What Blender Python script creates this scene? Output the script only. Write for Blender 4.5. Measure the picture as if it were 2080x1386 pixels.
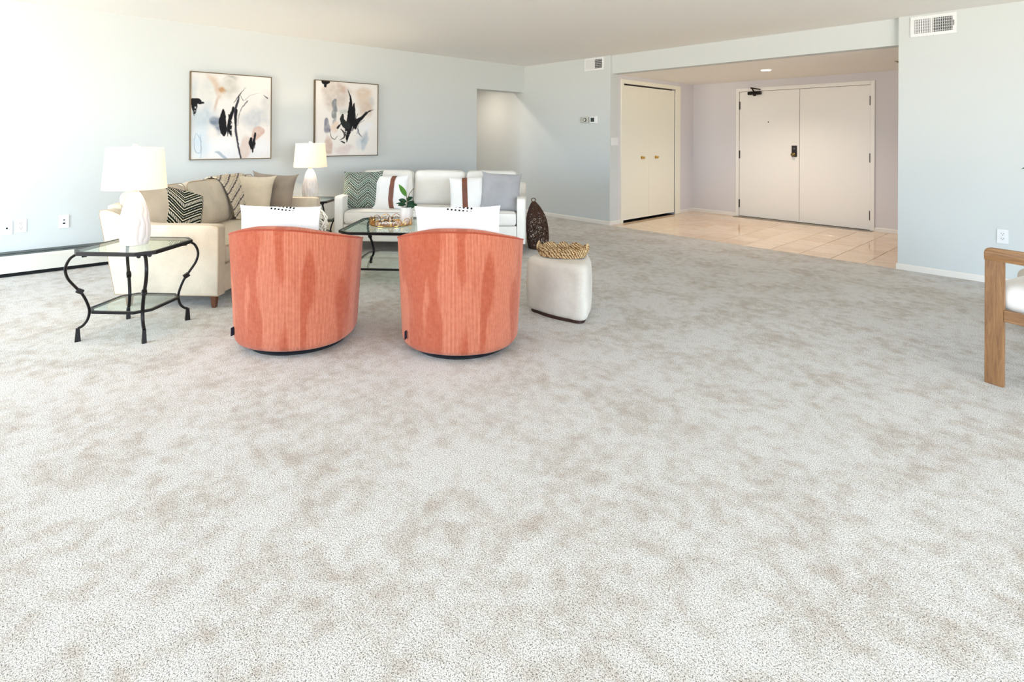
import bpy, bmesh, math, random
import numpy as np
from mathutils import Vector, Matrix, noise as mnoise
sin, cos, pi, radians, sqrt = math.sin, math.cos, math.pi, math.radians, math.sqrt
random.seed(7)
S = bpy.context.scene
for o in list(bpy.data.objects): bpy.data.objects.remove(o)
C = bpy.context.scene.collection

# ---------------------------------------------------------------- camera
cd = bpy.data.cameras.new('camera'); cam = bpy.data.objects.new('camera', cd); C.objects.link(cam)
Rv = Vector((0.67593968, 0.73693265, 0.00598496)); Uv = Vector((-0.00221715, -0.00608764, 0.99997901))
Fv = Vector((-0.73695362, 0.67593876, 0.00248099))
m = Matrix.Identity(4)
for i in range(3):
    m[i][0] = Rv[i]; m[i][1] = Uv[i]; m[i][2] = -Fv[i]
m[0][3], m[1][3], m[2][3] = 0, 0, 1.255
cam.matrix_world = m
cd.sensor_width = 36; cd.lens = 36 * 1105.5 / 2080
cd.shift_x = (1040 - 1030.69) / 2080; cd.shift_y = (276.2 - 693) / 2080
cd.clip_start = 0.02; cd.clip_end = 200
S.camera = cam

# ---------------------------------------------------------------- colour management, world, light
S.view_settings.view_transform = 'Standard'; S.view_settings.look = 'None'
S.view_settings.exposure = 0.23; S.view_settings.gamma = 1.0
S.view_settings.use_curve_mapping = False
SKY = 15.5
w = bpy.data.worlds.new('world'); S.world = w; w.use_nodes = True
nt = w.node_tree; nt.nodes.clear()
tc = nt.nodes.new('ShaderNodeTexCoord'); sp = nt.nodes.new('ShaderNodeSeparateXYZ')
nt.links.new(tc.outputs['Generated'], sp.inputs[0])
mr = nt.nodes.new('ShaderNodeMapRange'); mr.inputs['From Min'].default_value = -1; mr.inputs['From Max'].default_value = 1
nt.links.new(sp.outputs['Z'], mr.inputs['Value'])
cr = nt.nodes.new('ShaderNodeValToRGB'); nt.links.new(mr.outputs[0], cr.inputs[0])
els = cr.color_ramp.elements
els[0].position = 0.0; els[0].color = (0.96, 0.85, 0.68, 1)
els[1].position = 1.0; els[1].color = (0.36, 0.64, 1.0, 1)
for p, c in ((0.485, (0.98, 0.88, 0.73, 1)), (0.515, (0.66, 0.83, 1.0, 1)), (0.7, (0.46, 0.70, 1.0, 1))):
    e = els.new(p); e.color = c
bg = nt.nodes.new('ShaderNodeBackground'); bg.inputs[1].default_value = SKY
wo = nt.nodes.new('ShaderNodeOutputWorld')
nt.links.new(cr.outputs[0], bg.inputs[0]); nt.links.new(bg.outputs[0], wo.inputs[0])

XL, YB, CZ = -6.532, 6.369, 2.443
XR, YF = 5.0, -4.2
XA, YD, SZ = -4.763, 8.729, 2.180
AX2 = -1.33
# window openings in the front (camera side) wall: x0, x1, z0, z1
WIN = [(-6.2, -4.7, .06, 2.38), (-4.6, -3.1, .06, 2.38)]
WINR_ADDED = [(-2.0, -.4, .06, 2.38), (-.2, 1.4, .06, 2.38), (1.6, 3.2, .06, 2.38)]      # unseen openings added in the right wall for more even light: y0, y1, z0, z1
for i, (x0, x1, z0, z1) in enumerate(WIN):
    l = bpy.data.lights.new('window_portal', 'AREA'); l.shape = 'RECTANGLE'; l.size = x1 - x0; l.size_y = z1 - z0
    l.cycles.is_portal = True
    o = bpy.data.objects.new('window_portal', l); C.objects.link(o)
    o.location = ((x0 + x1) / 2, YF - .1, (z0 + z1) / 2); o.rotation_euler = (radians(90), 0, 0)  # faces +y

for i, (y0, y1, z0, z1) in enumerate(WINR_ADDED):  # portals for the openings added in the unseen right wall
    l = bpy.data.lights.new('window_portal', 'AREA'); l.shape = 'RECTANGLE'; l.size = z1 - z0; l.size_y = y1 - y0
    l.cycles.is_portal = True
    o = bpy.data.objects.new('window_portal', l); C.objects.link(o)
    o.location = (XR + .05, (y0 + y1) / 2, (z0 + z1) / 2); o.rotation_euler = (0, radians(90), 0)  # faces -x
def point_light(name, loc, power, col, r=.04):
    l = bpy.data.lights.new(name, 'POINT'); l.energy = power; l.color = col; l.shadow_soft_size = r
    o = bpy.data.objects.new(name, l); C.objects.link(o); o.location = loc; return o
def spot_light(name, loc, power, col, ang=130, blend=1.0, r=.06):
    l = bpy.data.lights.new(name, 'SPOT'); l.energy = power; l.color = col; l.shadow_soft_size = r
    l.spot_size = radians(ang); l.spot_blend = blend
    o = bpy.data.objects.new(name, l); C.objects.link(o); o.location = loc; return o

# ---------------------------------------------------------------- materials
def lin(r, g, b):
    f = lambda c: (c / 255 / 12.92) if c / 255 <= .04045 else ((c / 255 + .055) / 1.055) ** 2.4
    return (f(r), f(g), f(b), 1)
class NT:
    def __init__(s, name):
        s.m = bpy.data.materials.new(name); s.m.use_nodes = True; s.t = s.m.node_tree; s.n = s.t.nodes
        s.b = s.n['Principled BSDF']; s.out = s.n['Material Output']
    def N(s, ty, **kw):
        n = s.n.new(ty)
        for k, v in kw.items(): setattr(n, k, v)
        return n
    def L(s, a, b): s.t.links.new(a, b)
    def math(s, op, a, b=None, c=None):
        n = s.N('ShaderNodeMath', operation=op)
        for i, v in enumerate((a, b, c)):
            if v is None: continue
            if isinstance(v, (int, float)): n.inputs[i].default_value = v
            else: s.L(v, n.inputs[i])
        return n.outputs[0]
    def ramp(s, fac, stops, interp='LINEAR'):
        n = s.N('ShaderNodeValToRGB'); s.L(fac, n.inputs[0]); n.color_ramp.interpolation = interp
        e = n.color_ramp.elements
        e[0].position, e[0].color = stops[0][0], stops[0][1]
        e[1].position, e[1].color = stops[-1][0], stops[-1][1]
        for p, c in stops[1:-1]:
            x = e.new(p); x.color = c
        return n.outputs[0]
    def noise(s, scale, detail=3, rough=.55, vec=None, dist=0):
        n = s.N('ShaderNodeTexNoise'); n.inputs['Scale'].default_value = scale; n.inputs['Detail'].default_value = detail
        n.inputs['Roughness'].default_value = rough; n.inputs['Distortion'].default_value = dist
        if vec is not None: s.L(vec, n.inputs['Vector'])
        return n.outputs['Fac']
    def coord(s, which='Object', scale=None):
        o = s.N('ShaderNodeTexCoord').outputs[which]
        if scale:
            mp = s.N('ShaderNodeMapping'); mp.inputs['Scale'].default_value = scale; s.L(o, mp.inputs[0]); o = mp.outputs[0]
        return o
    def mix(s, f, a, b, blend='MIX'):
        n = s.N('ShaderNodeMix', data_type='RGBA', blend_type=blend)
        if isinstance(f, (int, float)): n.inputs[0].default_value = f
        else: s.L(f, n.inputs[0])
        for i, v in ((6, a), (7, b)):
            if isinstance(v, tuple): n.inputs[i].default_value = v
            else: s.L(v, n.inputs[i])
        return n.outputs[2]
    def bump(s, h, strength=.3, dist=.005):
        n = s.N('ShaderNodeBump'); n.inputs['Strength'].default_value = strength; n.inputs['Distance'].default_value = dist
        s.L(h, n.inputs['Height']); s.L(n.outputs[0], s.b.inputs['Normal'])
    def base(s, c):
        if isinstance(c, tuple): s.b.inputs['Base Color'].default_value = c
        else: s.L(c, s.b.inputs['Base Color'])
    def rough(s, v): s.b.inputs['Roughness'].default_value = v
def plain(name, col, rough=.5, metal=0, var=0, bscale=0, bstr=.2, bdist=.001, spec=.5, which='Object'):
    M = NT(name); M.rough(rough); M.b.inputs['Metallic'].default_value = metal
    M.b.inputs['Specular IOR Level'].default_value = spec
    if var:
        n = M.noise(6, 4, vec=M.coord(which))
        d = tuple(x * (1 - var) for x in col[:3]) + (1,); u = tuple(min(1, x * (1 + var)) for x in col[:3]) + (1,)
        M.base(M.ramp(n, [(.3, d), (.7, u)]))
    else: M.base(col)
    if bscale: M.bump(M.noise(bscale, 3, vec=M.coord(which)), bstr, bdist)
    return M.m
def fabric(name, col, scale=900, var=.10, bstr=.25, rough=.95, fine=.12):
    M = NT(name); M.rough(rough); M.b.inputs['Specular IOR Level'].default_value = .15
    M.b.inputs['Sheen Weight'].default_value = .15
    co = M.coord('Object')
    a = M.noise(scale, 2, vec=M.coord('Object', (1, 1, .25))); b = M.noise(scale, 2, vec=M.coord('Object', (.25, .25, 1)))
    t = M.math('ADD', a, b); t = M.math('MULTIPLY', t, .5)
    big = M.noise(5, 3, vec=co)
    k = M.math('ADD', M.math('MULTIPLY', t, .55), M.math('MULTIPLY', big, .45))
    d = tuple(x * (1 - var - fine) for x in col[:3]) + (1,); u = tuple(min(1, x * (1 + var)) for x in col[:3]) + (1,)
    M.base(M.ramp(k, [(.36, d), (.62, u)]))
    M.bump(t, bstr, .0015)
    return M.m

m_wall = plain('wall paint', lin(213, 218, 218), .85, bscale=220, bstr=.06, bdist=.001, spec=.2)
m_wall_entry = plain('entry wall paint', lin(222, 219, 222), .85, bscale=220, bstr=.06, bdist=.001, spec=.2)
m_ceil = plain('ceiling texture', lin(249, 247, 242), .95, bscale=160, bstr=.25, bdist=.004, spec=.1)
m_trim = plain('white trim paint', lin(238, 234, 228), .4)
m_door = plain('ivory door paint', lin(243, 240, 236), .38)
m_cream = plain('cream closet paint', lin(243, 240, 224), .45)
m_black = plain('black iron', lin(30, 26, 26), .38, .6, bscale=90, bstr=.1)
m_darkmetal = plain('dark bronze', lin(46, 38, 34), .4, .7)
m_hinge = plain('dark steel hinge', lin(84, 80, 78), .4, .8)
m_gold = plain('polished gold', lin(214, 160, 84), .16, 1.0)
m_brass = plain('brass', lin(214, 178, 98), .22, 1.0)
m_plastic = plain('white plastic', lin(238, 240, 242), .25)
m_dark = plain('dark void', lin(20, 20, 20), .9)  # flat near-black, stands in for shade inside gaps, slots and closed spaces
m_navy = plain('navy tag', lin(24, 26, 48), .8)
m_ring = plain('black rubber base', lin(28, 30, 34), .5)
m_leather = plain('brown leather strap', lin(124, 74, 54), .5, var=.25, bscale=120, bstr=.2)
m_wood_leg = plain('walnut leg', lin(106, 62, 36), .4, var=.2)

def make_wood(name, c0, c1, c2, scale=(14, 14, 1.2)):
    M = NT(name); v = M.coord('Object', scale)
    n = M.noise(3.2, 5, .6, v, 1.4); f = M.noise(26, 3, .6, v)
    k = M.math('ADD', M.math('MULTIPLY', n, .75), M.math('MULTIPLY', f, .25))
    M.base(M.ramp(k, [(.3, c0), (.5, c1), (.7, c2)])); M.rough(.42); M.bump(k, .12, .001); return M.m
m_wood = make_wood('oak wood', lin(112, 76, 44), lin(148, 106, 66), lin(176, 134, 88))
m_wood_h = make_wood('oak wood rail', lin(112, 76, 44), lin(148, 106, 66), lin(176, 134, 88), (1.2, 14, 14))

# carpet
M = NT('greige carpet'); co = M.coord('Object')
tuft = M.noise(210, 2, .7, co); tuft2 = M.noise(420, 1, .5, co)
vor = M.N('ShaderNodeTexVoronoi'); vor.inputs['Scale'].default_value = 230; M.L(co, vor.inputs['Vector'])
patch = M.noise(2.6, 6, .68, co, .3); patch2 = M.noise(14, 4, .65, co)
k = M.math('ADD', M.math('MULTIPLY', tuft, .62), M.math('MULTIPLY', tuft2, .38))
fine = M.ramp(k, [(.36, lin(100, 94, 88)), (.44, lin(196, 192, 187)), (.53, lin(235, 233, 230)), (.66, lin(250, 249, 247))])
pk = M.math('ADD', M.math('MULTIPLY', patch, .5), M.math('MULTIPLY', patch2, .5))
tint = M.ramp(pk, [(.38, lin(224, 216, 209)), (.46, lin(240, 237, 233)), (.55, lin(255, 255, 255))])
M.base(M.mix(1.0, fine, tint, 'MULTIPLY')); M.rough(1.0); M.b.inputs['Specular IOR Level'].default_value = .05
M.b.inputs['Sheen Weight'].default_value = .0
h = M.math('ADD', M.math('MULTIPLY', k, 1.0), M.math('MULTIPLY', vor.outputs['Distance'], -.6))
M.bump(h, .4, .006); m_carpet = M.m
# tiles
def tile_mat(name, c):
    M = NT(name); co = M.coord('Object', (1, 3, 1))
    n = M.noise(5, 5, .6, co, .6); d = tuple(x * .86 for x in c[:3]) + (1,); u = tuple(min(1, x * 1.08) for x in c[:3]) + (1,)
    M.base(M.ramp(n, [(.3, d), (.7, u)])); M.rough(.09); M.bump(M.noise(9, 2, vec=M.coord('Object')), .03, .002); return M.m
m_tiles = [tile_mat('beige ceramic tile %d' % i, c) for i, c in enumerate((lin(236, 210, 182), lin(240, 216, 190), lin(232, 204, 174)))]
m_grout = plain('brown grout', lin(138, 106, 82), .9)

def glass_mat(name, tint, refl=1.45):
    M = NT(name); M.n.remove(M.b)
    tr = M.N('ShaderNodeBsdfTransparent'); tr.inputs[0].default_value = tint
    gl = M.N('ShaderNodeBsdfGlossy'); gl.inputs['Roughness'].default_value = .015; gl.inputs[0].default_value = (.95, 1, .97, 1)
    fr = M.N('ShaderNodeFresnel'); fr.inputs[0].default_value = refl
    mx = M.N('ShaderNodeMixShader'); M.L(M.math('MULTIPLY', fr.outputs[0], M.math('SUBTRACT', 1.0, M.N('ShaderNodeNewGeometry').outputs['Backfacing'])), mx.inputs[0]); M.L(tr.outputs[0], mx.inputs[1]); M.L(gl.outputs[0], mx.inputs[2])
    M.L(mx.outputs[0], M.out.inputs[0]); return M.m
m_glass = glass_mat('green tinted table glass', (.88, .94, .91, 1), 1.42)

def emis(name, col, st):
    M = NT(name); M.base(col); M.b.inputs['Emission Color'].default_value = col; M.b.inputs['Emission Strength'].default_value = st; return M.m
m_bulb = emis('warm bulb', (1, .82, .6, 1), 12)
m_spot = emis('warm downlight lens', (1, .80, .55, 1), 9)
M = NT('white linen lampshade'); M.n.remove(M.b)
tl = M.N('ShaderNodeBsdfTranslucent'); tl.inputs[0].default_value = (.92, .86, .78, 1)
df = M.N('ShaderNodeBsdfDiffuse'); df.inputs[0].default_value = (.9, .88, .85, 1)
mx = M.N('ShaderNodeMixShader'); mx.inputs[0].default_value = .55; M.L(df.outputs[0], mx.inputs[1]); M.L(tl.outputs[0], mx.inputs[2])
M.L(mx.outputs[0], M.out.inputs[0]); m_shade = M.m
m_ceramic = plain('white glazed ceramic', lin(240, 232, 228), .22, var=.03)

m_sofa_tan = fabric('tan sofa fabric', lin(220, 206, 184))
m_sofa_white = fabric('ivory sofa fabric', lin(252, 249, 243), var=.03, fine=.06)
m_pipe_tan = plain('tan piping', lin(186, 162, 132), .9)
m_pipe_white = plain('ivory piping', lin(214, 208, 198), .9)
m_white_fab = fabric('white cotton', lin(247, 246, 244), var=.03, fine=.04)
m_tan_fab = fabric('oatmeal linen', lin(224, 208, 182), var=.1)
m_taupe_fab = fabric('taupe linen', lin(160, 144, 128), var=.1)
m_gray_fab = fabric('grey linen', lin(178, 178, 182), var=.08)
m_ott = fabric('oatmeal boucle', lin(224, 217, 206), 500, var=.08, fine=.12)
m_rattan = plain('natural seagrass', lin(206, 170, 120), .7, var=.35, bscale=300, bstr=.4, bdist=.002)
M = NT('woven seagrass'); co = M.coord('Object')
wv = M.N('ShaderNodeTexWave'); wv.inputs['Scale'].default_value = 26; wv.inputs['Distortion'].default_value = 5; wv.inputs['Detail'].default_value = 2; wv.inputs['Detail Scale'].default_value = 2.5
wv.bands_direction = 'DIAGONAL'; M.L(co, wv.inputs['Vector'])
k = M.math('ADD', M.math('MULTIPLY', wv.outputs['Fac'], .6), M.math('MULTIPLY', M.noise(110, 3, .6, co), .4))
M.base(M.ramp(k, [(.25, lin(110, 74, 40)), (.42, lin(184, 142, 92)), (.68, lin(226, 196, 150))])); M.rough(.75); M.bump(k, .8, .006); m_weave = M.m
m_rattan_l = plain('pale seagrass', lin(224, 196, 150), .7, var=.25)
m_twig = plain('dark brown twig', lin(70, 42, 28), .55, var=.35)
m_leaf_d = plain('dark green leaf', lin(20, 84, 44), .35, var=.3)
m_leaf_l = plain('bright green leaf', lin(110, 176, 70), .4, var=.2)
m_stem = plain('green brown stem', lin(110, 92, 56), .6)
m_pot = plain('white pot glaze', lin(240, 234, 230), .3)
m_frame_pic = plain('bronze picture frame', lin(110, 92, 66), .35, .6)
m_threshold = plain('metal threshold', lin(150, 140, 126), .35, .7)
m_heater = plain('heater enamel', lin(226, 222, 210), .35)
m_slot = plain('heater slot grey', lin(96, 102, 100), .5, .3)

# corduroy with brushed nap
M = NT('coral corduroy'); uv = M.N('ShaderNodeUVMap').outputs[0]
sx = M.N('ShaderNodeSeparateXYZ'); M.L(uv, sx.inputs[0]); U_, V_ = sx.outputs[0], sx.outputs[1]
rib = M.math('MULTIPLY', M.math('ADD', M.math('SINE', M.math('MULTIPLY', U_, 2 * pi / .0080)), 1), .5)
mp = M.N('ShaderNodeMapping'); mp.inputs['Scale'].default_value = (8.5, 1.0, 1); M.L(uv, mp.inputs[0])
warp = M.noise(1.0, 1, .4, mp.outputs[0], .5)
mp2 = M.N('ShaderNodeMapping'); mp2.inputs['Scale'].default_value = (4.6, 1.3, 1); mp2.inputs['Location'].default_value = (5, 2, 1)
mp2.inputs['Rotation'].default_value = (0, 0, .35); M.L(uv, mp2.inputs[0])
warp2 = M.noise(1.7, 1, .4, mp2.outputs[0], .3)
nap = M.ramp(M.math('ADD', M.math('MULTIPLY', warp, .6), M.math('MULTIPLY', warp2, .4)), [(.465, (0, 0, 0, 1)), (.525, (1, 1, 1, 1))])
fz = M.noise(40, 3, .6, M.coord('Object'))
dk = M.mix(rib, lin(170, 78, 52), lin(184, 92, 64)); lt = M.mix(rib, lin(176, 84, 60), lin(218, 138, 108))
cc = M.mix(nap, dk, lt); cc = M.mix(.14, cc, M.ramp(fz, [(.35, lin(150, 66, 44)), (.65, lin(226, 150, 120))]))
M.base(cc); M.rough(.85); M.b.inputs['Sheen Weight'].default_value = .35; M.b.inputs['Sheen Tint'].default_value = (1, .7, .6, 1)
M.b.inputs['Specular IOR Level'].default_value = .15
M.bump(rib, .5, .0025); m_cord = M.m
m_cord_plain = fabric('coral piping', lin(180, 80, 54))

def chevron(name, nz, period, amp, c_dark, c_line, c_band):
    M = NT(name); uv = M.N('ShaderNodeUVMap').outputs[0]
    s_ = M.N('ShaderNodeSeparateXYZ'); M.L(uv, s_.inputs[0]); u, v = s_.outputs[0], s_.outputs[1]
    tri = M.math('PINGPONG', M.math('MULTIPLY', M.math('ADD', u, .06), nz * 2), 1)
    wv = M.math('ADD', v, M.math('MULTIPLY', tri, -amp))
    wv = M.math('ADD', wv, M.math('MULTIPLY', M.noise(30, 1, .5, uv), .008))
    t = M.math('FRACT', M.math('DIVIDE', M.math('ADD', wv, 3), period))
    K, W, D, B = (0, 0, 0, 1), (1, 1, 1, 1), (.5, .5, .5, 1), (.25, .25, .25, 1)
    mk = M.ramp(t, [(0, B), (.17, K), (.25, W), (.31, K), (.40, D), (.45, K), (.54, W), (.60, K), (.70, D), (.74, K), (.84, W), (.90, K), (1, K)], 'CONSTANT')
    dash = M.math('GREATER_THAN', M.math('FRACT', M.math('MULTIPLY', u, 42)), .45)
    tick = M.math('GREATER_THAN', M.math('FRACT', M.math('MULTIPLY', M.math('ADD', u, M.math('MULTIPLY', v, .4)), 34)), .5)
    sm = M.N('ShaderNodeSeparateColor'); M.L(mk, sm.inputs[0]); g = sm.outputs[0]
    full = M.math('GREATER_THAN', g, .8)
    dot = M.math('MULTIPLY', M.math('COMPARE', g, .5, .1), dash)
    band = M.math('MULTIPLY', M.math('COMPARE', g, .25, .1), M.math('ADD', M.math('MULTIPLY', tick, .8), .2))
    c = M.mix(band, c_dark, c_band); c = M.mix(M.math('ADD', full, dot), c, c_line)
    M.base(c); M.rough(.9); M.b.inputs['Specular IOR Level'].default_value = .15
    M.bump(M.noise(700, 2, vec=M.coord('Object')), .2, .001); return M.m
m_chev_far = chevron('green chevron print', 2, .27, .22, lin(24, 54, 44), lin(226, 232, 220), lin(176, 198, 188))
m_chev_near = chevron('dark chevron print', 1.5, .36, .26, lin(26, 36, 28), lin(240, 232, 212), lin(226, 220, 202))

# white lumbar with black dashes
M = NT('white lumbar with black dashes'); uv = M.N('ShaderNodeUVMap').outputs[0]
s_ = M.N('ShaderNodeSeparateXYZ'); M.L(uv, s_.inputs[0]); u, v = s_.outputs[0], s_.outputs[1]
d1 = M.math('GREATER_THAN', M.math('FRACT', M.math('MULTIPLY', u, 22)), .5)
row = M.math('GREATER_THAN', M.math('FRACT', M.math('MULTIPLY', M.math('ADD', v, M.math('MULTIPLY', u, .12)), 26)), .45)
inu = M.math('COMPARE', u, .54, .16)
msk = M.math('MULTIPLY', M.math('MULTIPLY', d1, row), inu)
msk = M.math('MULTIPLY', msk, M.math('GREATER_THAN', v, .95))
M.base(M.mix(msk, lin(250, 249, 247), lin(30, 30, 32))); M.rough(.9); M.b.inputs['Specular IOR Level'].default_value = .1
M.bump(M.noise(500, 2, vec=M.coord('Object')), .25, .001); m_lumbar = M.m

# striped throw
M = NT('cream throw with charcoal wavy stripes'); uv = M.N('ShaderNodeUVMap').outputs[0]
s_ = M.N('ShaderNodeSeparateXYZ'); M.L(uv, s_.inputs[0]); u, v = s_.outputs[0], s_.outputs[1]
wob = M.math('MULTIPLY', M.noise(26, 3, .6, uv), .025)
f = M.math('FRACT', M.math('MULTIPLY', M.math('ADD', M.math('ADD', u, M.math('MULTIPLY', v, .5)), wob), 13))
st = M.math('COMPARE', f, .5, .11); st2 = M.math('COMPARE', f, .16, .035)
rag = M.math('GREATER_THAN', M.noise(90, 2, .6, uv), .42)
c = M.mix(M.math('MULTIPLY', M.math('ADD', st, M.math('MULTIPLY', st2, .6)), rag), M.ramp(M.noise(60, 3, .6, uv), [(.35, lin(206, 190, 166)), (.65, lin(238, 226, 204))]), lin(92, 82, 84))
M.base(c); M.rough(.95); M.b.inputs['Specular IOR Level'].default_value = .1
M.bump(M.noise(240, 3, .6, uv), .6, .004); m_throw = M.m

# ---------------------------------------------------------------- object helpers
def link(o, parent=None):
    C.objects.link(o)
    if parent is not None: o.parent = parent
    return o
def finish(name, bm, mat, parent=None, smooth=40, loc=None, rot=None):
    me = bpy.data.meshes.new(name); bmesh.ops.recalc_face_normals(bm, faces=bm.faces)
    if smooth:
        for f in bm.faces: f.smooth = True
        a = radians(smooth)
        for e in bm.edges:
            if len(e.link_faces) == 2 and e.calc_face_angle(0) > a: e.smooth = False
    bm.to_mesh(me); bm.free()
    for mt in (mat if isinstance(mat, list) else [mat]): me.materials.append(mt)
    o = bpy.data.objects.new(name, me); link(o, parent)
    if loc: o.location = loc
    if rot: o.rotation_euler = rot
    return o
def tag(o, label, cat, group=None):
    o['label'] = label; o['category'] = cat
    if group: o['group'] = group
    return o
def thing(name, label, cat, loc=(0, 0, 0), rotz=0, group=None, rot=None):
    o = bpy.data.objects.new(name, None); C.objects.link(o); o.empty_display_size = .1
    o.location = loc; o.rotation_euler = rot if rot else (0, 0, rotz)
    return tag(o, label, cat, group)
def struct_empty(name, loc=(0, 0, 0)):
    o = bpy.data.objects.new(name, None); C.objects.link(o); o.location = loc; o['kind'] = 'structure'; return o
def struct(name, bm, mat, parent=None, **kw):
    o = finish(name, bm, mat, parent, **kw)
    if parent is None: o['kind'] = 'structure'
    return o
def copy_tree(src, parent=None):
    c = src.copy(); C.objects.link(c); c.parent = parent
    for ch in list(src.children): copy_tree(ch, c)
    return c
def G(a, b, z=0):
    s = sqrt(.5); return ((a - b) * s, (a + b) * s, z)
def box(bm, x0, x1, y0, y1, z0, z1, bev=0, seg=2):
    r = bmesh.ops.create_cube(bm, size=1)['verts']
    for v in r:
        v.co = Vector((x0 + (v.co.x + .5) * (x1 - x0), y0 + (v.co.y + .5) * (y1 - y0), z0 + (v.co.z + .5) * (z1 - z0)))
    if bev:
        es = list({e for v in r for e in v.link_edges})
        bmesh.ops.bevel(bm, geom=es, offset=bev, segments=seg, affect='EDGES', profile=.5)
    return bm
def nb(): return bmesh.new()
def bx(*a, **k): return box(nb(), *a, **k)
def lathe(bm, prof, n=32, cx=0, cy=0, fn=None):
    rings = []
    for r, z in prof:
        ring = []
        for i in range(n):
            t = 2 * pi * i / n; rr = fn(t, z, r) if fn else r
            ring.append(bm.verts.new((cx + rr * cos(t), cy + rr * sin(t), z)))
        rings.append(ring)
    for a, b in zip(rings, rings[1:]):
        for i in range(n): bm.faces.new((a[i], a[(i + 1) % n], b[(i + 1) % n], b[i]))
    for ring in (rings[0], rings[-1]):
        try: bm.faces.new(ring)
        except ValueError: pass
    return bm
def tube(bm, pts, r, n=8, closed=False, flat=1.0):
    pts = [Vector(p) for p in pts]; N = len(pts); rings = []
    up = Vector((0, 0, 1)); prev = None
    for i, p in enumerate(pts):
        if closed: t = pts[(i + 1) % N] - pts[i - 1]
        else: t = pts[min(i + 1, N - 1)] - pts[max(i - 1, 0)]
        if t.length < 1e-9: t = Vector((0, 0, 1))
        t.normalize()
        if prev is None:
            a = t.cross(up)
            if a.length < .1: a = t.cross(Vector((1, 0, 0)))
        else: a = prev - t * prev.dot(t)
        a.normalize(); b = t.cross(a); prev = a
        rr = r[i] if isinstance(r, (list, tuple)) else r
        rings.append([bm.verts.new(p + a * cos(2 * pi * k / n) * rr + b * sin(2 * pi * k / n) * rr * flat) for k in range(n)])
    pairs = list(zip(rings, rings[1:])) + ([(rings[-1], rings[0])] if closed else [])
    for x, y in pairs:
        for k in range(n): bm.faces.new((x[k], x[(k + 1) % n], y[(k + 1) % n], y[k]))
    if not closed:
        bm.faces.new(rings[0]); bm.faces.new(rings[-1])
    return bm
def catmull(pts, sub=6, closed=False):
    P = [Vector(p) for p in pts]; out = []; N = len(P)
    rng = range(N) if closed else range(N - 1)
    for i in rng:
        p0 = P[i - 1] if (i > 0 or closed) else P[0] * 2 - P[1]
        p1 = P[i]; p2 = P[(i + 1) % N]
        p3 = P[(i + 2) % N] if (i + 2 < N or closed) else P[-1] * 2 - P[-2]
        for k in range(sub):
            t = k / sub
            out.append(.5 * ((2 * p1) + (p2 - p0) * t + (2 * p0 - 5 * p1 + 4 * p2 - p3) * t * t + (3 * p1 - p0 - 3 * p2 + p3) * t ** 3))
    if not closed: out.append(P[-1])
    return out
def prism(bm, poly, axis, c0, c1, bev=0, seg=2):
    """poly in the two other axes, extruded along axis from c0 to c1"""
    def P(u, v, c): return {'x': (c, u, v), 'y': (u, c, v), 'z': (u, v, c)}[axis]
    a = [bm.verts.new(P(u, v, c0)) for u, v in poly]; b = [bm.verts.new(P(u, v, c1)) for u, v in poly]
    fs = [bm.faces.new(a), bm.faces.new(b)]; n = len(poly)
    for i in range(n): bm.faces.new((a[i], a[(i + 1) % n], b[(i + 1) % n], b[i]))
    if bev:
        es = list({e for f in fs for e in f.edges})
        bmesh.ops.bevel(bm, geom=es, offset=bev, segments=seg, affect='EDGES', profile=.5)
    return bm
def axis_pts(s, r, n, k):
    h = s / 2; c = [-h + r * (1 - cos(pi / 2 * i / k)) for i in range(k)] if r > 0 else []
    inner = [-h + r + (s - 2 * r) * i / n for i in range(n + 1)]
    return c + inner + [-x for x in reversed(c)]
def softbox(bm, size, r, n=8, k=4, puff=(0, 0, 0), off=(0, 0, 0), M=None, wob=0, seed=0):
    A = [axis_pts(size[i], r, n, k) for i in range(3)]; H = [x / 2 for x in size]; new = []
    for ax in range(3):
        u, v = [(1, 2), (0, 2), (0, 1)][ax]
        for sg in (-1, 1):
            grid = []
            for a in A[u]:
                rowv = []
                for b in A[v]:
                    p = [0, 0, 0]; p[ax] = sg * H[ax]; p[u] = a; p[v] = b
                    q = Vector(p); inn = Vector([max(-(H[i] - r), min(H[i] - r, p[i])) for i in range(3)])
                    d = q - inn
                    if d.length > 1e-9: q = inn + d.normalized() * r
                    for i in range(3):
                        if puff[i]:
                            j, l = [x for x in range(3) if x != i]
                            f = max(0, 1 - (q[j] / H[j]) ** 2) ** .8 * max(0, 1 - (q[l] / H[l]) ** 2) ** .8
                            q[i] += (1 if q[i] > 0 else -1) * puff[i] * f * min(1, abs(q[i]) / (H[i] * .5))
                    if wob: q += Vector([mnoise.noise(q * 5 + Vector((seed, i * 7, 0))) for i in range(3)]) * wob
                    q += Vector(off)
                    if M is not None: q = M @ q
                    vt = bm.verts.new(q); new.append(vt); rowv.append(vt)
                grid.append(rowv)
            for i in range(len(grid) - 1):
                for j in range(len(grid[0]) - 1):
                    bm.faces.new((grid[i][j], grid[i + 1][j], grid[i + 1][j + 1], grid[i][j + 1]))
    bmesh.ops.remove_doubles(bm, verts=new, dist=1e-5)
    return bm

# ================================================================ STRUCTURE
T = .14
# floor: carpet
o = struct('floor', bx(XL - 2.6, XR + .2, YF - .2, YB, -.12, 0), m_carpet, smooth=0)
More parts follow.
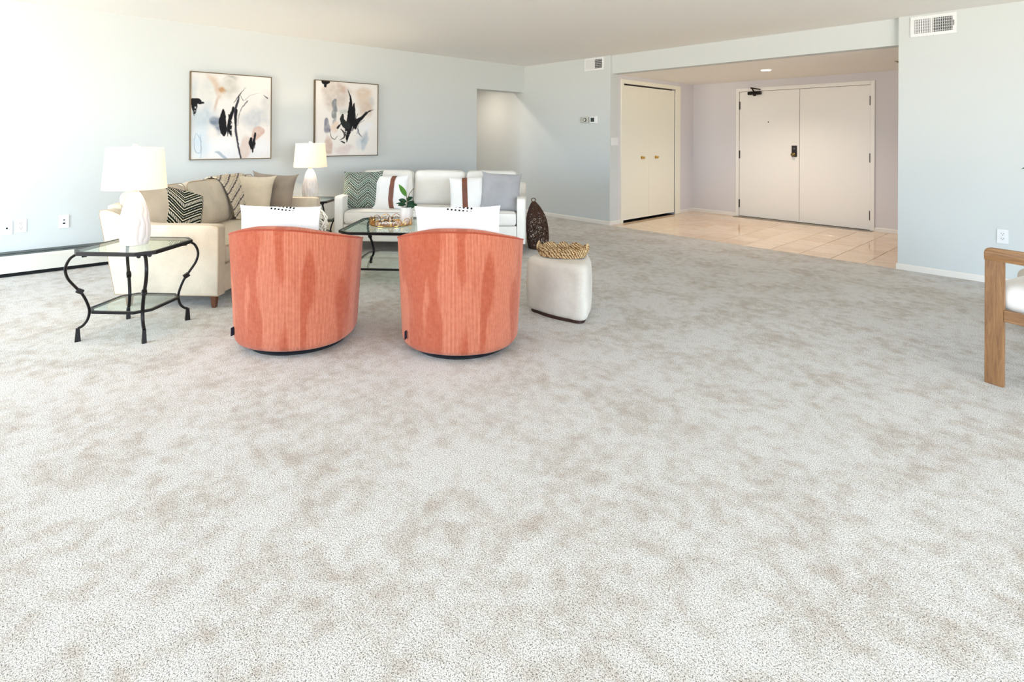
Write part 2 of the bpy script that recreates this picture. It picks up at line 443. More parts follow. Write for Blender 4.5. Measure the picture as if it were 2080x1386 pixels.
# hall floor continues as carpet (same slab); entry floor with tiles
fe = struct('floor_entry', bx(XA - .05, AX2 + .1, YB, YD + .2, -.12, -.012), m_grout, smooth=0)
TS = .3095; g = .0022
x_lines = [-3.157 + TS * k for k in range(-7, 8)]; y_lines = [6.655 + TS * k for k in range(-2, 10)]
tid = 0
for i in range(len(x_lines) - 1):
    for j in range(len(y_lines) - 1):
        x0, x1 = max(x_lines[i], XA + .001), min(x_lines[i + 1], AX2 + .05)
        y0, y1 = max(y_lines[j], YB + .004), min(y_lines[j + 1], YD - .001)
        if x1 - x0 < .03 or y1 - y0 < .03: continue
        o = struct('tile', bx(x0 + g, x1 - g, y0 + g, y1 - g, -.012, -.0005 + random.uniform(-.0004, .0004), bev=.0015, seg=1), random.choice(m_tiles), fe, smooth=0)
struct('threshold', bx(-4.0, -2.1, YD - .135, YD + .03, -.012, .006, bev=.003), m_threshold, fe, smooth=0)

struct('ceiling', bx(XL - 2.6, XR + .2, YF - .2, YB + .06, CZ, CZ + .12), m_ceil, smooth=0)
struct('ceiling_entry', bx(XA - .1, AX2 + .15, YB + .19, YD + .2, SZ, SZ + .1), m_ceil, smooth=0)
# left wall with opening header (0.25 thick header)
HT = .25; YO = 5.345; HZ = 2.006
bm = nb(); poly = [(YF - .2, 0), (YO, 0), (YO, HZ), (YB, HZ), (YB, CZ), (YF - .2, CZ)]
prism(bm, poly, 'x', XL - HT, XL)
struct('wall_left', bm, m_wall, smooth=0)
# hall end and far side
struct('wall_hall', bx(XL - 2.7, XL - 2.6, YF, YB + .1, 0, CZ), m_wall, smooth=0)
struct('wall_hall_side', bx(XL - 2.6, XL - HT, YO - 1.2, YO - 1.1, 0, CZ), m_wall, smooth=0)
# back wall B with entry opening and header
struct('wall_back', bx(XL - 2.7, XA, YB, YB + .2, 0, CZ), m_wall, smooth=0)
struct('wall_back_right', bx(AX2, XR + .2, YB, YB + .2, 0, CZ), m_wall, smooth=0)
struct('wall_back_header', bx(XA, AX2, YB + .045, YB + .19, SZ, CZ), m_wall, smooth=0)
# entry side wall with closet opening
C0, C1, CTOP = 6.68, 8.13, 2.06
bm = prism(nb(), [(YB + .2, 0), (C0, 0), (C0, CTOP), (C1, CTOP), (C1, 0), (YD + .1, 0), (YD + .1, CZ), (YB + .2, CZ)], 'x', XA - T, XA)
struct('wall_entry_left', bm, m_wall_entry, smooth=0)
struct('wall_entry_right', bx(AX2, AX2 + .12, YB + .2, YD + .1, 0, CZ), m_wall_entry, smooth=0)
struct('floor_closet_light_block', bx(XA - .75, XA - .05, YB + .2, YD + .1, -.12, -.004), m_dark, smooth=0)  # added dark slab, stops outside light leaking up into the closet
struct('floor_corridor_light_block', bx(-4.3, -1.8, YD + .14, YD + .2, -.12, 0), m_dark, smooth=0)  # added dark strip behind the entry door, blocks light from below
struct('ceiling_closet_light_block', bx(XA - .75, XA - .1, YB + .1, YD + .3, CZ, CZ + .1), m_dark, smooth=0)  # added dark lid, keeps sky light out of the closet
struct('ceiling_corridor_light_block', bx(-4.4, -1.7, YD + .1, YD + .25, CZ, CZ + .1), m_dark, smooth=0)  # added dark strip, keeps sky light from leaking in behind the entry door
struct('wall_closet_end', bx(XA - .75, XA - .1, YD + .1, YD + .15, 0, CZ), m_dark, smooth=0)
struct('wall_closet', bx(XA - .75, XA - .7, YB + .2, YD + .1, 0, CZ), m_dark, smooth=0)
E0, E1, ETOP = -3.955, -2.138, 2.01
bm = prism(nb(), [(XA - .1, 0), (E0 - .005, 0), (E0 - .005, ETOP + .005), (E1 + .005, ETOP + .005), (E1 + .005, 0), (AX2 + .12, 0), (AX2 + .12, CZ), (XA - .1, CZ)], 'y', YD, YD + .14)
struct('wall_entry', bm, m_wall_entry, smooth=0)
struct('wall_corridor', bx(E0 - .3, E1 + .3, YD + .16, YD + .2, 0, CZ), m_dark, smooth=0)
# right and front walls
bm = nb(); ys = YF
for (y0, y1, z0, z1) in WINR_ADDED:
    box(bm, XR, XR + .16, ys, y0, 0, CZ); box(bm, XR, XR + .16, y0, y1, 0, z0); box(bm, XR, XR + .16, y0, y1, z1, CZ); ys = y1
box(bm, XR, XR + .16, ys, YB + .1, 0, CZ)
struct('wall_right', bm, m_wall, smooth=0)
bm = nb(); xs = XL
for (x0, x1, z0, z1) in WIN:
    box(bm, xs, x0, YF - .16, YF, 0, CZ)
    box(bm, x0, x1, YF - .16, YF, 0, z0); box(bm, x0, x1, YF - .16, YF, z1, CZ); xs = x1
box(bm, xs, XR + .12, YF - .16, YF, 0, CZ)
struct('wall_front', bm, m_wall, smooth=0)
for i, (x0, x1, z0, z1) in enumerate(WIN):
    wn = struct_empty('window_%d' % (i + 1), ((x0 + x1) / 2, YF - .08, z0))
    hw = (x1 - x0) / 2; hh = z1 - z0; bm = nb()
    for a in ((-hw, -hw + .05, 0, hh), (hw - .05, hw, 0, hh), (-hw + .05, hw - .05, 0, .05), (-hw + .05, hw - .05, hh - .05, hh), (-.025, .025, .05, hh - .05)):
        box(bm, a[0], a[1], -.03, .03, a[2], a[3])
    finish('window_frame', bm, m_trim, wn, smooth=0)

for i, (y0, y1, z0, z1) in enumerate(WINR_ADDED):  # frames of the added right-wall openings, out of view
    wn = struct_empty('window_%d' % (i + 1 + len(WIN)), (XR + .08, (y0 + y1) / 2, z0)); hw = (y1 - y0) / 2; hh = z1 - z0; bm = nb()
    for a in ((-hw, -hw + .05, 0, hh), (hw - .05, hw, 0, hh), (-hw + .05, hw - .05, 0, .05), (-hw + .05, hw - .05, hh - .05, hh), (-.025, .025, .05, hh - .05)):
        box(bm, -.03, .03, a[0], a[1], a[2], a[3])
    finish('window_frame', bm, m_trim, wn, smooth=0)
# baseboards
def base_prof(t=.012, h=.056): return [(0, 0), (t, 0), (t, h - .012), (t * .6, h - .003), (0, h)]
def bb(name, p0, p1, nrm):
    """baseboard from p0 to p1 (xy) with outward normal nrm"""
    bm = nb(); P = base_prof(); a = []; b = []
    for d, z in P:
        a.append(bm.verts.new((p0[0] + nrm[0] * d, p0[1] + nrm[1] * d, z))); b.append(bm.verts.new((p1[0] + nrm[0] * d, p1[1] + nrm[1] * d, z)))
    bm.faces.new(a); bm.faces.new(b); n = len(P)
    for i in range(n): bm.faces.new((a[i], a[(i + 1) % n], b[(i + 1) % n], b[i]))
    return struct(name, bm, m_trim, smooth=0)
bb('baseboard_back', (XL - 2.6, YB), (XA + .012, YB), (0, -1))
bb('baseboard_back_right', (AX2 - .012, YB), (XR, YB), (0, -1))
bb('baseboard_corner', (XA, YB), (XA, C0 - .06), (1, 0))
bb('baseboard_entry_left', (XA, C1 + .15), (XA, YD), (1, 0))
bb('baseboard_entry', (XA, YD), (E0 - .05, YD), (0, -1))
bb('baseboard_entry_right', (E1 + .05, YD), (AX2, YD), (0, -1))

# closet bifold door (door_1)
d1 = struct_empty('door_1', (XA, (C0 + C1) / 2, 0))
hw = (C1 - C0) / 2; bm = nb()
box(bm, -.01, .016, -hw - .06, -hw, 0, CTOP + .06, bev=.003); box(bm, -.01, .016, hw, hw + .15, 0, CTOP + .06, bev=.003)
box(bm, -.01, .016, -hw, hw, CTOP, CTOP + .06, bev=.003)
finish('door_frame', bm, m_cream, d1, smooth=0)
box_ = nb(); box(box_, -.09, -.06, -hw + .002, hw - .002, CTOP - .015, CTOP)
finish('door_track', box_, m_darkmetal, d1, smooth=0)
mid = 7.371 - (C0 + C1) / 2
for k, (a, b) in enumerate(((-hw + .004, mid - .0015), (mid + .0015, hw - .008))):
    lf = finish('door_panel', bx(-.035, -.005, a, b, .035, CTOP - .022, bev=.002), m_cream, d1, smooth=0)
    ky = (7.176, 7.562)[k] - (C0 + C1) / 2
    bm = nb(); lathe(bm, [(.0, 0), (.026, 0), (.026, .004), (.010, .008), (.008, .024), (.018, .030), (.023, .040), (.018, .050), (0, .053)], 20)
    finish('knob', bm, m_brass, lf, loc=(-.005, ky, .955), rot=(0, pi / 2, 0))

# entry double door (door_2)
d2 = struct_empty('door_2', (0, YD, 0))
bm = nb()
box(bm, -4.01, E0 - .002, -.018, .04, 0, ETOP + .055, bev=.003); box(bm, E1 + .002, -2.085, -.018, .04, 0, ETOP + .055, bev=.003)
box(bm, E0 - .002, E1 + .002, -.018, .04, ETOP, ETOP + .055, bev=.003)
finish('door_frame', bm, m_door, d2, smooth=0)
EM = -3.047
leafs = []
for a, b in ((E0 + .002, EM - .002), (EM + .002, E1 - .002)):
    leafs.append(finish('door_leaf', bx(a, b, 0, .042, .012, ETOP - .004, bev=.002), m_door, d2, smooth=0))
for x in (E0, E1):
    for z in (1.79, 1.0, .21):
        bm = nb(); tube(bm, [(x, -.012, z - .065), (x, -.012, z + .065)], .0065, 10)
        box(bm, x - .012, x + .012, -.006, .001, z - .062, z + .062)
        finish('hinge', bm, m_hinge, d2)
lp = finish('lock_plate', bx(-3.158, -3.082, -.008, .001, .985, 1.155, bev=.004), m_darkmetal, leafs[0], smooth=0)
bm = lathe(nb(), [(0, 0), (.024, 0), (.024, .004), (.01, .01), (.009, .03), (.022, .038), (.027, .05), (.022, .062), (0, .066)], 20)
kb = finish('door_knob', bm, plain('aged brass', lin(120, 96, 60), .3, .9), lp, loc=(-3.125, -.008, 1.022), rot=(pi / 2, 0, 0))
bm = lathe(nb(), [(0, 0), (.02, 0), (.018, .008), (0, .01)], 20)
finish('deadbolt', bm, m_hinge, lp, loc=(-3.12, -.008, 1.11), rot=(pi / 2, 0, 0))
finish('peephole', lathe(nb(), [(0, 0), (.009, 0), (.009, .005), (0, .006)], 16), m_darkmetal, leafs[0], loc=(-3.503, 0, 1.517), rot=(pi / 2, 0, 0))
bm = nb(); tube(bm, [(-3.80, -.045, 1.975), (-3.60, -.045, 1.975)], .026, 14); box(bm, -3.77, -3.63, -.045, .0, 1.95, 2.0, bev=.004)
tube(bm, [(-3.70, -.045, 1.93), (-3.70, -.045, 1.99)], .02, 12)
dc = finish('door_closer', bm, m_black, leafs[0])
bm = nb(); tube(bm, [(-3.70, -.05, 1.985), (-3.705, -.12, 2.045), (-3.72, -.14, 2.055)], .011, 8)
tube(bm, [(-3.72, -.14, 2.055), (-3.62, -.02, 2.03)], .009, 8)
finish('closer_arm', bm, m_black, dc)

# ================================================================ WALL FITTINGS
def outlet(name, label, loc, rotz, kind, wd=.076, hd=.122, group=None, cat='outlet'):
    t = thing(name, label, cat, loc, rotz, group)   # local: x across, -y out of wall
    finish('cover_plate', bx(-wd / 2, wd / 2, -.006, 0, -hd / 2, hd / 2, bev=.002), m_plastic, t, smooth=0)
    if kind == 'duplex':
        for s in (-1, 1):
            f = finish('receptacle', bx(-.017, .017, -.008, -.005, s * .021 - .015, s * .021 + .015, bev=.001), m_plastic, t, smooth=0)
            bm = nb(); z = s * .021
            box(bm, -.009, -.006, -.0086, -.007, z - .001, z + .008); box(bm, .006, .009, -.0086, -.007, z - .001, z + .008)
            lathe(bm, [(.003, 0)] , 3) if False else box(bm, -.003, .003, -.0086, -.007, z - .011, z - .006)
            finish('slot', bm, m_dark, f, smooth=0)
    elif kind == 'phone':
        finish('jack', bx(-.007, .007, -.008, -.005, -.008, .006), m_dark, t, smooth=0)
        finish('screw', bx(-.004, .004, -.007, -.005, -.046, -.043), m_hinge, t, smooth=0)
    elif kind == 'coax':
        finish('jack', lathe(nb(), [(0, 0), (.006, 0), (.006, .007), (0, .007)], 12), m_hinge, t, loc=(0, -.005, .015), rot=(pi / 2, 0, 0))
        finish('data_port', bx(-.009, .009, -.008, -.005, -.022, -.01), m_dark, t, smooth=0)
    elif kind == 'switch':
        n = 2
        for i in range(3):
            x = (i - 1) * .046
            finish('rocker', bx(x - .016, x + .016, -.009, -.005, -.033, .033, bev=.001), m_plastic, t, smooth=0)
    return t
rl = radians(90)    # on left-type walls (facing +x): local -y -> +x
outlet('phone_jack_plate', 'white telephone plate at the left edge, first of the three wall plates', (XL, -.004, .425), rl, 'phone', cat='wall plate')
outlet('wall_outlet', 'white double power outlet between the two low plates on the left wall', (XL, .089, .436), rl, 'duplex')
outlet('cable_plate', 'white cable plate with two dark ports, just left of the lit lamp', (XL, .388, .445), rl, 'coax', cat='wall plate')
outlet('wall_outlet', 'white double power outlet on the right wall above the wooden armchair', (-.574, YB, .42), 0, 'duplex')
outlet('light_switch', 'white light switch plate beside the cream closet doors', (XA, 6.475, 1.202), rl, 'switch', wd=.165, hd=.115, cat='switch')

def vent(name, label, x0, x1, z0, z1, split):
    t = thing(name, label, 'vent', ((x0 + x1) / 2, YB, (z0 + z1) / 2)); W = (x1 - x0) / 2; Hh = (z1 - z0) / 2; f = .03
    bm = nb(); box(bm, -W, W, -.01, 0, Hh - f, Hh, bev=.002); box(bm, -W, W, -.01, 0, -Hh, -Hh + f, bev=.002)
    box(bm, -W, -W + f, -.01, 0, -Hh + f, Hh - f); box(bm, W - f, W, -.01, 0, -Hh + f, Hh - f); box(bm, split - .007, split + .007, -.01, 0, -Hh + f, Hh - f)
    finish('vent_frame', bm, m_plastic, t, smooth=0)
    finish('backing', bx(-W + f, W - f, -.0015, -.0005, -Hh + f, Hh - f), m_dark, t, smooth=0)
    for (a, b, ang) in ((-W + f, split - .007, .75), (split + .007, W - f, -.75)):
        n = max(5, int((b - a) / .0125)); bm = nb()
        for i in range(n):
            x = a + (i + .5) * (b - a) / n; dx = .0042 * sin(ang); 
            vs = [bm.verts.new(q) for q in ((x - dx - .001, -.0085, -Hh + f), (x - dx + .001, -.0085, -Hh + f), (x + dx + .001, -.002, -Hh + f), (x + dx - .001, -.002, -Hh + f))]
            r = bmesh.ops.extrude_face_region(bm, geom=[bm.faces.new(vs)])
            for v in r['geom']:
                if isinstance(v, bmesh.types.BMVert): v.co.z += 2 * (Hh - f)
        finish('louver_bank', bm, m_plastic, t, smooth=0)['kind'] = 'stuff'
        bm = nb()
        for i in range(5):
            z = -Hh + f + (i + .5) * (2 * (Hh - f)) / 5; box(bm, a, b, -.0035, -.002, z - .002, z + .002)
        finish('cross_blades', bm, m_plastic, t, smooth=0)
    return t
vent('air_vent', 'small white wall vent by the header corner, left of the entry', -5.235, -4.878, 2.247, 2.437, .005)
v2 = vent('air_vent', 'wide white wall vent high on the right wall under the ceiling', -1.234, -.889, 2.233, 2.425, -.012)
finish('damper_lever', bx(.150, .154, -.016, -.009, -.025, .025), m_hinge, v2, smooth=0)
t = thing('ceiling_vent', 'dark square vent in the entry ceiling at its right edge', 'vent', (-1.50, 7.82, SZ))
finish('vent_frame', bx(-.14, .14, -.14, .14, -.008, 0, bev=.003), plain('tan vent', lin(150, 132, 100), .5), t, smooth=0)
bm = nb()
for i in range(8): box(bm, -.12, .12, -.12 + i * .03, -.105 + i * .03, -.014, -.007)
finish('louver_bank', bm, m_darkmetal, t, smooth=0)

t = thing('thermostat', 'grey thermostat with a round dial, left of the white one', 'thermostat', (-5.22, YB, 1.52))
finish('housing', bx(-.076, .076, -.03, 0, -.043, .043, bev=.008), plain('grey plastic', lin(196, 198, 192), .4), t, smooth=30)
finish('dial', lathe(nb(), [(0, 0), (.028, 0), (.026, .008), (0, .009)], 24), m_hinge, t, loc=(.02, -.03, 0), rot=(pi / 2, 0, 0))
finish('dial_face', lathe(nb(), [(0, 0), (.016, 0), (.015, .004), (0, .004)], 20), m_plastic, t, loc=(.02, -.039, 0), rot=(pi / 2, 0, 0))
t = thing('thermostat', 'white digital thermostat with a dark screen, right of the grey one', 'thermostat', (-5.055, YB, 1.52))
finish('housing', bx(-.074, .074, -.022, 0, -.055, .055, bev=.006), m_plastic, t, smooth=30)
finish('screen', bx(-.045, .02, -.0235, -.0215, -.03, .03), plain('dark lcd', lin(44, 58, 54), .25), t, smooth=0)

def downlight(name, label, x, y, z, power, ang=140):
    t = thing(name, label, 'ceiling light', (x, y, z))
    finish('trim_ring', lathe(nb(), [(.062, -.001), (.085, -.001), (.083, -.006), (.06, -.004)], 32), m_plastic, t)
    finish('lens', lathe(nb(), [(0, -.001), (.06, -.001), (.059, -.010), (0, -.014)], 28), m_spot, t)
    L = spot_light('bulb_light', (0, 0, -.05), power, (1, .85, .70), ang); L.parent = t
    return t
downlight('recessed_light', 'small warm recessed light in the lowered entry ceiling', -3.036, 7.483, SZ, 75)
downlight('recessed_light', 'recessed light in the hall ceiling, lighting the wall past the opening', -7.25, 5.55, CZ, 60, 165)

# baseboard heater on left wall
t = thing('baseboard_heater', 'long cream baseboard heater with a dark top slot along the left wall', 'heater', (XL, 0, 0))
y0, y1 = YF + .03, 5.15
prof = [(0, .03), (.068, .035), (.070, .165), (.062, .186), (.0, .186)]
finish('front_panel', prism(nb(), [(p[0], p[1]) for p in prof], 'y', y0, y1), m_heater, t, smooth=0)
finish('top_slot', bx(.001, .058, y0, y1, .187, .200), m_slot, t, smooth=0)
finish('top_rail', prism(nb(), [(0, .200), (.05, .200), (.056, .206), (.03, .214), (0, .216)], 'y', y0, y1), m_slot, t, smooth=0)
finish('lower_gap_shade', bx(.0, .045, y0, y1, .0, .030), m_dark, t, smooth=0)  # solid dark strip painted as the shade below the heater panel
for y in (y0 - .003, y1): finish('end_cap', bx(0, .073, y, y + .012, .02, .217, bev=.002), m_heater, t, smooth=0)

# ================================================================ PAINTINGS (flat print)
def vnoise(h, w_, cells, seed):
    rs = np.random.RandomState(seed); g_ = rs.rand(cells + 2, cells + 2)
    y = np.linspace(0, cells, h)[:, None]; x = np.linspace(0, cells, w_)[None, :]
    yi = y.astype(int); xi = x.astype(int); fy = y - yi; fx = x - xi; fy = fy * fy * (3 - 2 * fy); fx = fx * fx * (3 - 2 * fx)
    yi = np.broadcast_to(yi, (h, w_)); xi = np.broadcast_to(xi, (h, w_))
    return (g_[yi, xi] * (1 - fy) * (1 - fx) + g_[yi + 1, xi] * fy * (1 - fx) + g_[yi, xi + 1] * (1 - fy) * fx + g_[yi + 1, xi + 1] * fy * fx)
class Paint:
    def __init__(s, h, w_, base, xf):
        s.h, s.w = h, w_; s.img = np.ones((h, w_, 3)) * np.array(base[:3])
        s.X, s.Y = np.meshgrid((np.arange(w_) + .5) / w_, (np.arange(h) + .5) / h)
        s.xf = xf; s.k = 0
    def warp(s, amp, cells):
        s.k += 11
        return s.X + (vnoise(s.h, s.w, cells, s.k) - .5) * amp, s.Y + (vnoise(s.h, s.w, cells, s.k + 5) - .5) * amp
    def comp(s, a, col): 
        a = np.clip(a, 0, 1)[..., None]; s.img = s.img * (1 - a) + np.array(col[:3]) * a
    def blob(s, x, y, rx, ry, col, al=.8, soft=.5, ang=0, amp=.09, cells=9):
        (u, v) = s.xf(x, y); (u2, v2) = s.xf(x + rx, y + ry); rx = abs(u2 - u); ry = abs(v2 - v)
        X, Y = s.warp(amp, cells); dx, dy = X - u, Y - v; c, n = cos(radians(ang)), sin(radians(ang))
        d = np.sqrt(((dx * c + dy * n) / rx) ** 2 + ((-dx * n + dy * c) / ry) ** 2)
        tex = .72 + .56 * vnoise(s.h, s.w, 26, s.k + 71)
        s.comp((1 - np.clip((d / 1.2 - (1 - soft)) / soft, 0, 1)) ** 1.1 * al * np.clip(tex, 0, 1.1), col)
    def stroke(s, pts, ws, col, al=1, dry=.0, amp=.008):
        pts = [s.xf(*p) for p in pts]; X, Y = s.warp(amp, 40); A = np.zeros_like(X)
        P = catmull([(p[0], p[1], 0) for p in pts], 8); n = len(P)
        for i in range(n - 1):
            t = i / (n - 1) * (len(ws) - 1); j = min(int(t), len(ws) - 2); wd = ws[j] + (ws[j + 1] - ws[j]) * (t - j)
            ax, ay, bx_, by = P[i].x, P[i].y, P[i + 1].x, P[i + 1].y
            L2 = (bx_ - ax) ** 2 + (by - ay) ** 2 + 1e-12
            tt = np.clip(((X - ax) * (bx_ - ax) + (Y - ay) * (by - ay)) / L2, 0, 1)
            d = np.hypot(X - ax - tt * (bx_ - ax), Y - ay - tt * (by - ay))
            A = np.maximum(A, np.clip((wd - d) / .004 + .5, 0, 1))
        if dry:
            A = A * np.clip((vnoise(s.h, s.w, 70, s.k + 99) - dry) / .15, 0, 1)
        s.comp(A * al, col)
def canvas_obj(P, name, W, Hh, parent, thick=.035):
    h, w_ = P.h, P.w; bm = nb(); vs = [[bm.verts.new((0, j / w_ * W, Hh - i / h * Hh)) for j in range(w_ + 1)] for i in range(h + 1)]
    for i in range(h):
        for j in range(w_): bm.faces.new((vs[i][j], vs[i + 1][j], vs[i + 1][j + 1], vs[i][j + 1]))
    me = bpy.data.meshes.new(name); bm.to_mesh(me); bm.free()
    at = me.color_attributes.new('Paint', 'FLOAT_COLOR', 'CORNER')
    buf = np.ones((h * w_, 4, 4), dtype=np.float32)
    I = P.img; I2 = np.pad(I, ((1, 1), (1, 1), (0, 0)), 'edge')
    cor = (I2[:-1, :-1] + I2[1:, :-1] + I2[:-1, 1:] + I2[1:, 1:]) / 4      # (h+1, w+1)
    buf[:, 0, :3] = cor[:-1, :-1].reshape(-1, 3); buf[:, 1, :3] = cor[1:, :-1].reshape(-1, 3)
    buf[:, 2, :3] = cor[1:, 1:].reshape(-1, 3); buf[:, 3, :3] = cor[:-1, 1:].reshape(-1, 3)
    at.data.foreach_set('color', buf.ravel())
    M = NT('painted canvas ' + name); a = M.N('ShaderNodeVertexColor'); a.layer_name = 'Paint'; M.L(a.outputs[0], M.b.inputs['Base Color'])
    M.rough(.7); M.b.inputs['Specular IOR Level'].default_value = .2; M.bump(M.noise(500, 2, vec=M.coord('Object')), .1, .001)
    me.materials.append(M.m); o = bpy.data.objects.new('canvas', me); link(o, parent); return o
def picture(label, y0, y1, z0, z1, P):
    t = thing('framed_painting', label, 'painting', (XL, y0, z0), 0, 'pair of abstract paintings')
    W, Hh = y1 - y0, z1 - z0; D = .042; f = .009
    bm = nb(); box(bm, .001, D, 0, f, 0, Hh); box(bm, .001, D, W - f, W, 0, Hh); box(bm, .001, D, f, W - f, 0, f); box(bm, .001, D, f, W - f, Hh - f, Hh)
    finish('picture_frame', bm, m_frame_pic, t, smooth=0)
    o = canvas_obj(P, 'canvas', W - 2 * f, Hh - 2 * f, t); o.location = (D - .006, f, f)
    finish('stretcher', bx(.004, D - .008, f, W - f, f, Hh - f), m_plastic, t, smooth=0)
    return t
cr_, gy, bl, tn, bk = lin(236, 232, 228), lin(205, 208, 210), lin(178, 192, 204), lin(206, 182, 164), lin(26, 25, 30)
def xf1(x, y):
    u = (x - 70) / 1175; yt = 45 + (x - 70) * .068; yb = 1345 - (x - 70) * .021; return u, (y - yt) / (yb - yt)
P1 = Paint(260, 230, cr_, xf1)
P1.blob(650, 1250, 700, 200, lin(226, 230, 236), .7, .9); P1.blob(150, 900, 260, 420, lin(206, 214, 220), .6, .9)
P1.blob(250, 300, 260, 300, lin(206, 210, 206), .7, .9); P1.blob(120, 300, 70, 230, lin(190, 200, 206), .6, .9)
P1.blob(640, 260, 160, 200, lin(196, 194, 184), .7, .6, 20); P1.blob(620, 150, 90, 30, lin(140, 142, 138), .6, .9)
P1.blob(400, 230, 60, 200, lin(208, 180, 152), .6, .7, -35); P1.blob(490, 330, 60, 70, lin(190, 140, 88), .85, .6)
P1.blob(430, 520, 45, 110, lin(206, 178, 156), .7, .6, 25)
P1.blob(230, 720, 200, 220, lin(190, 202, 210), .85, .5); P1.blob(200, 1080, 150, 300, lin(206, 222, 234), .8, .8)
P1.blob(420, 820, 70, 130, lin(112, 128, 150), .85, .5, -10)
P1.blob(1000, 730, 240, 170, lin(200, 204, 208), .85, .6); P1.blob(1170, 500, 90, 260, lin(206, 208, 206), .7, .7)
P1.blob(560, 1150, 240, 170, lin(240, 242, 246), .8, .8); P1.blob(1120, 1150, 160, 200, lin(238, 240, 246), .7, .8)
P1.blob(860, 1160, 90, 190, lin(220, 204, 196), .9, .3); P1.blob(1030, 960, 75, 95, lin(212, 184, 172), .95, .25)
P1.stroke([(95, 470), (170, 475), (190, 500), (235, 500)], [.03, .03, .018, .012], bk)
P1.stroke([(100, 500), (115, 560), (112, 690)], [.045, .03, .003], bk, dry=.1); P1.stroke([(150, 520), (135, 650)], [.008, .003], bk)
P1.stroke([(520, 610), (515, 700), (510, 800), (525, 900), (530, 975)], [.012, .036, .048, .044, .018], bk)
P1.stroke([(600, 680), (625, 800), (620, 900), (640, 1000)], [.008, .022, .022, .005], bk, dry=.12)
P1.stroke([(665, 570), (650, 650), (610, 780), (590, 900), (588, 1000)], [.014, .020, .020, .010, .004], bk)
P1.stroke([(755, 385), (735, 480), (700, 600), (695, 760), (710, 950), (745, 1150), (785, 1320)], [.006, .013, .017, .012, .013, .013, .01], lin(60, 58, 68))
P1.stroke([(715, 610), (700, 760), (715, 900)], [.014, .016, .005], bk)
P1.stroke([(850, 270), (760, 380), (680, 495)], [.001, .007, .003], bk); P1.stroke([(880, 475), (800, 570), (750, 700), (735, 840)], [.008, .006, .004, .003], lin(110, 110, 118))
P1.stroke([(1100, 350), (930, 385), (830, 470)], [.001, .003, .004], lin(150, 146, 142), .7)
P1.stroke([(770, 390), (820, 470)], [.003, .004], bk); P1.stroke([(1130, 385), (1195, 432)], [.003, .008], lin(70, 70, 72))
P1.stroke([(940, 1035), (930, 1100), (940, 1180)], [.02, .024, .012], bk); P1.stroke([(1003, 960), (985, 1060), (965, 1170), (965, 1240)], [.014, .016, .016, .002], bk)
P1.stroke([(998, 1090), (990, 1180)], [.009, .003], bk)
P1.stroke([(140, 960), (115, 1080), (130, 1220), (200, 1240), (200, 1060), (150, 960)], [.003, .004, .004, .003, .004, .003], lin(140, 165, 188), .8)
P1.stroke([(200, 980), (215, 1180), (205, 1330)], [.003, .004, .002], lin(150, 160, 172), .7)
P1.stroke([(400, 1240), (460, 1245), (520, 1300), (570, 1330)], [.004, .018, .018, .01], lin(170, 186, 198), .9)
picture('large abstract painting, left of the pair, behind the lit lamp, blue grey with black strokes', 1.412, 2.246, .992, 1.936, P1)
def xf2(x, y):
    u = (x - 100) / 1020; yt = 75 + (x - 100) * .065; yb = 1325 - (x - 100) * .018; return u, (y - yt) / (yb - yt)
P2 = Paint(260, 232, cr_, xf2)
P2.blob(420, 320, 210, 250, lin(208, 198, 190), .9, .35); P2.blob(500, 200, 60, 70, lin(200, 172, 158), .6, .6)
P2.blob(880, 330, 150, 180, lin(218, 200, 182), .85, .5); P2.blob(900, 520, 120, 190, lin(206, 184, 166), .7, .6, 20)
P2.blob(1040, 450, 60, 100, lin(200, 202, 202), .6, .7); P2.blob(540, 590, 110, 90, lin(188, 194, 190), .8, .7)
P2.blob(920, 850, 180, 120, lin(234, 236, 240), .9, .7); P2.blob(300, 1130, 90, 170, lin(206, 184, 172), .9, .3)
P2.blob(540, 1200, 150, 80, lin(220, 206, 204), .8, .5); P2.blob(890, 1080, 70, 150, lin(170, 186, 198), .85, .5, 8)
P2.blob(780, 1100, 60, 110, lin(214, 220, 226), .7, .6); P2.blob(380, 480, 50, 75, lin(132, 138, 146), .9, .2)
P2.blob(380, 650, 65, 85, lin(140, 146, 146), .9, .25); P2.blob(400, 790, 45, 130, lin(168, 172, 176), .8, .3)
P2.blob(270, 820, 45, 120, lin(138, 138, 152), .9, .2, 5); P2.blob(380, 880, 70, 110, lin(232, 214, 200), .9, .4)
P2.stroke([(240, 85), (300, 95)], [.05, .02], bk); P2.stroke([(255, 95), (250, 165)], [.025, .02], bk)
P2.stroke([(605, 210), (655, 360), (660, 480), (650, 600)], [.002, .014, .03, .04], bk)
P2.stroke([(715, 450), (705, 560), (690, 700), (640, 830)], [.010, .03, .05, .05], bk)
P2.stroke([(650, 560), (650, 720), (625, 860), (610, 960), (600, 1090)], [.03, .055, .06, .035, .004], bk, dry=.05)
P2.stroke([(530, 650), (520, 720), (560, 800), (610, 820)], [.02, .035, .045, .05], lin(40, 46, 46))
P2.stroke([(1060, 550), (960, 590), (860, 680), (770, 760), (740, 860)], [.002, .012, .022, .035, .02], bk)
P2.stroke([(920, 590), (830, 700), (750, 730)], [.006, .016, .02], bk); P2.stroke([(740, 740), (700, 870), (690, 910)], [.02, .012, .003], bk)
P2.stroke([(510, 780), (450, 860)], [.006, .018], bk); P2.stroke([(500, 880), (550, 940), (555, 1010), (480, 1065)], [.006, .013, .011, .004], lin(70, 66, 66))
P2.stroke([(320, 880), (345, 1000), (400, 1050), (450, 990)], [.004, .006, .006, .002], lin(110, 96, 88)); P2.stroke([(510, 1085), (560, 1105)], [.009, .011], bk)
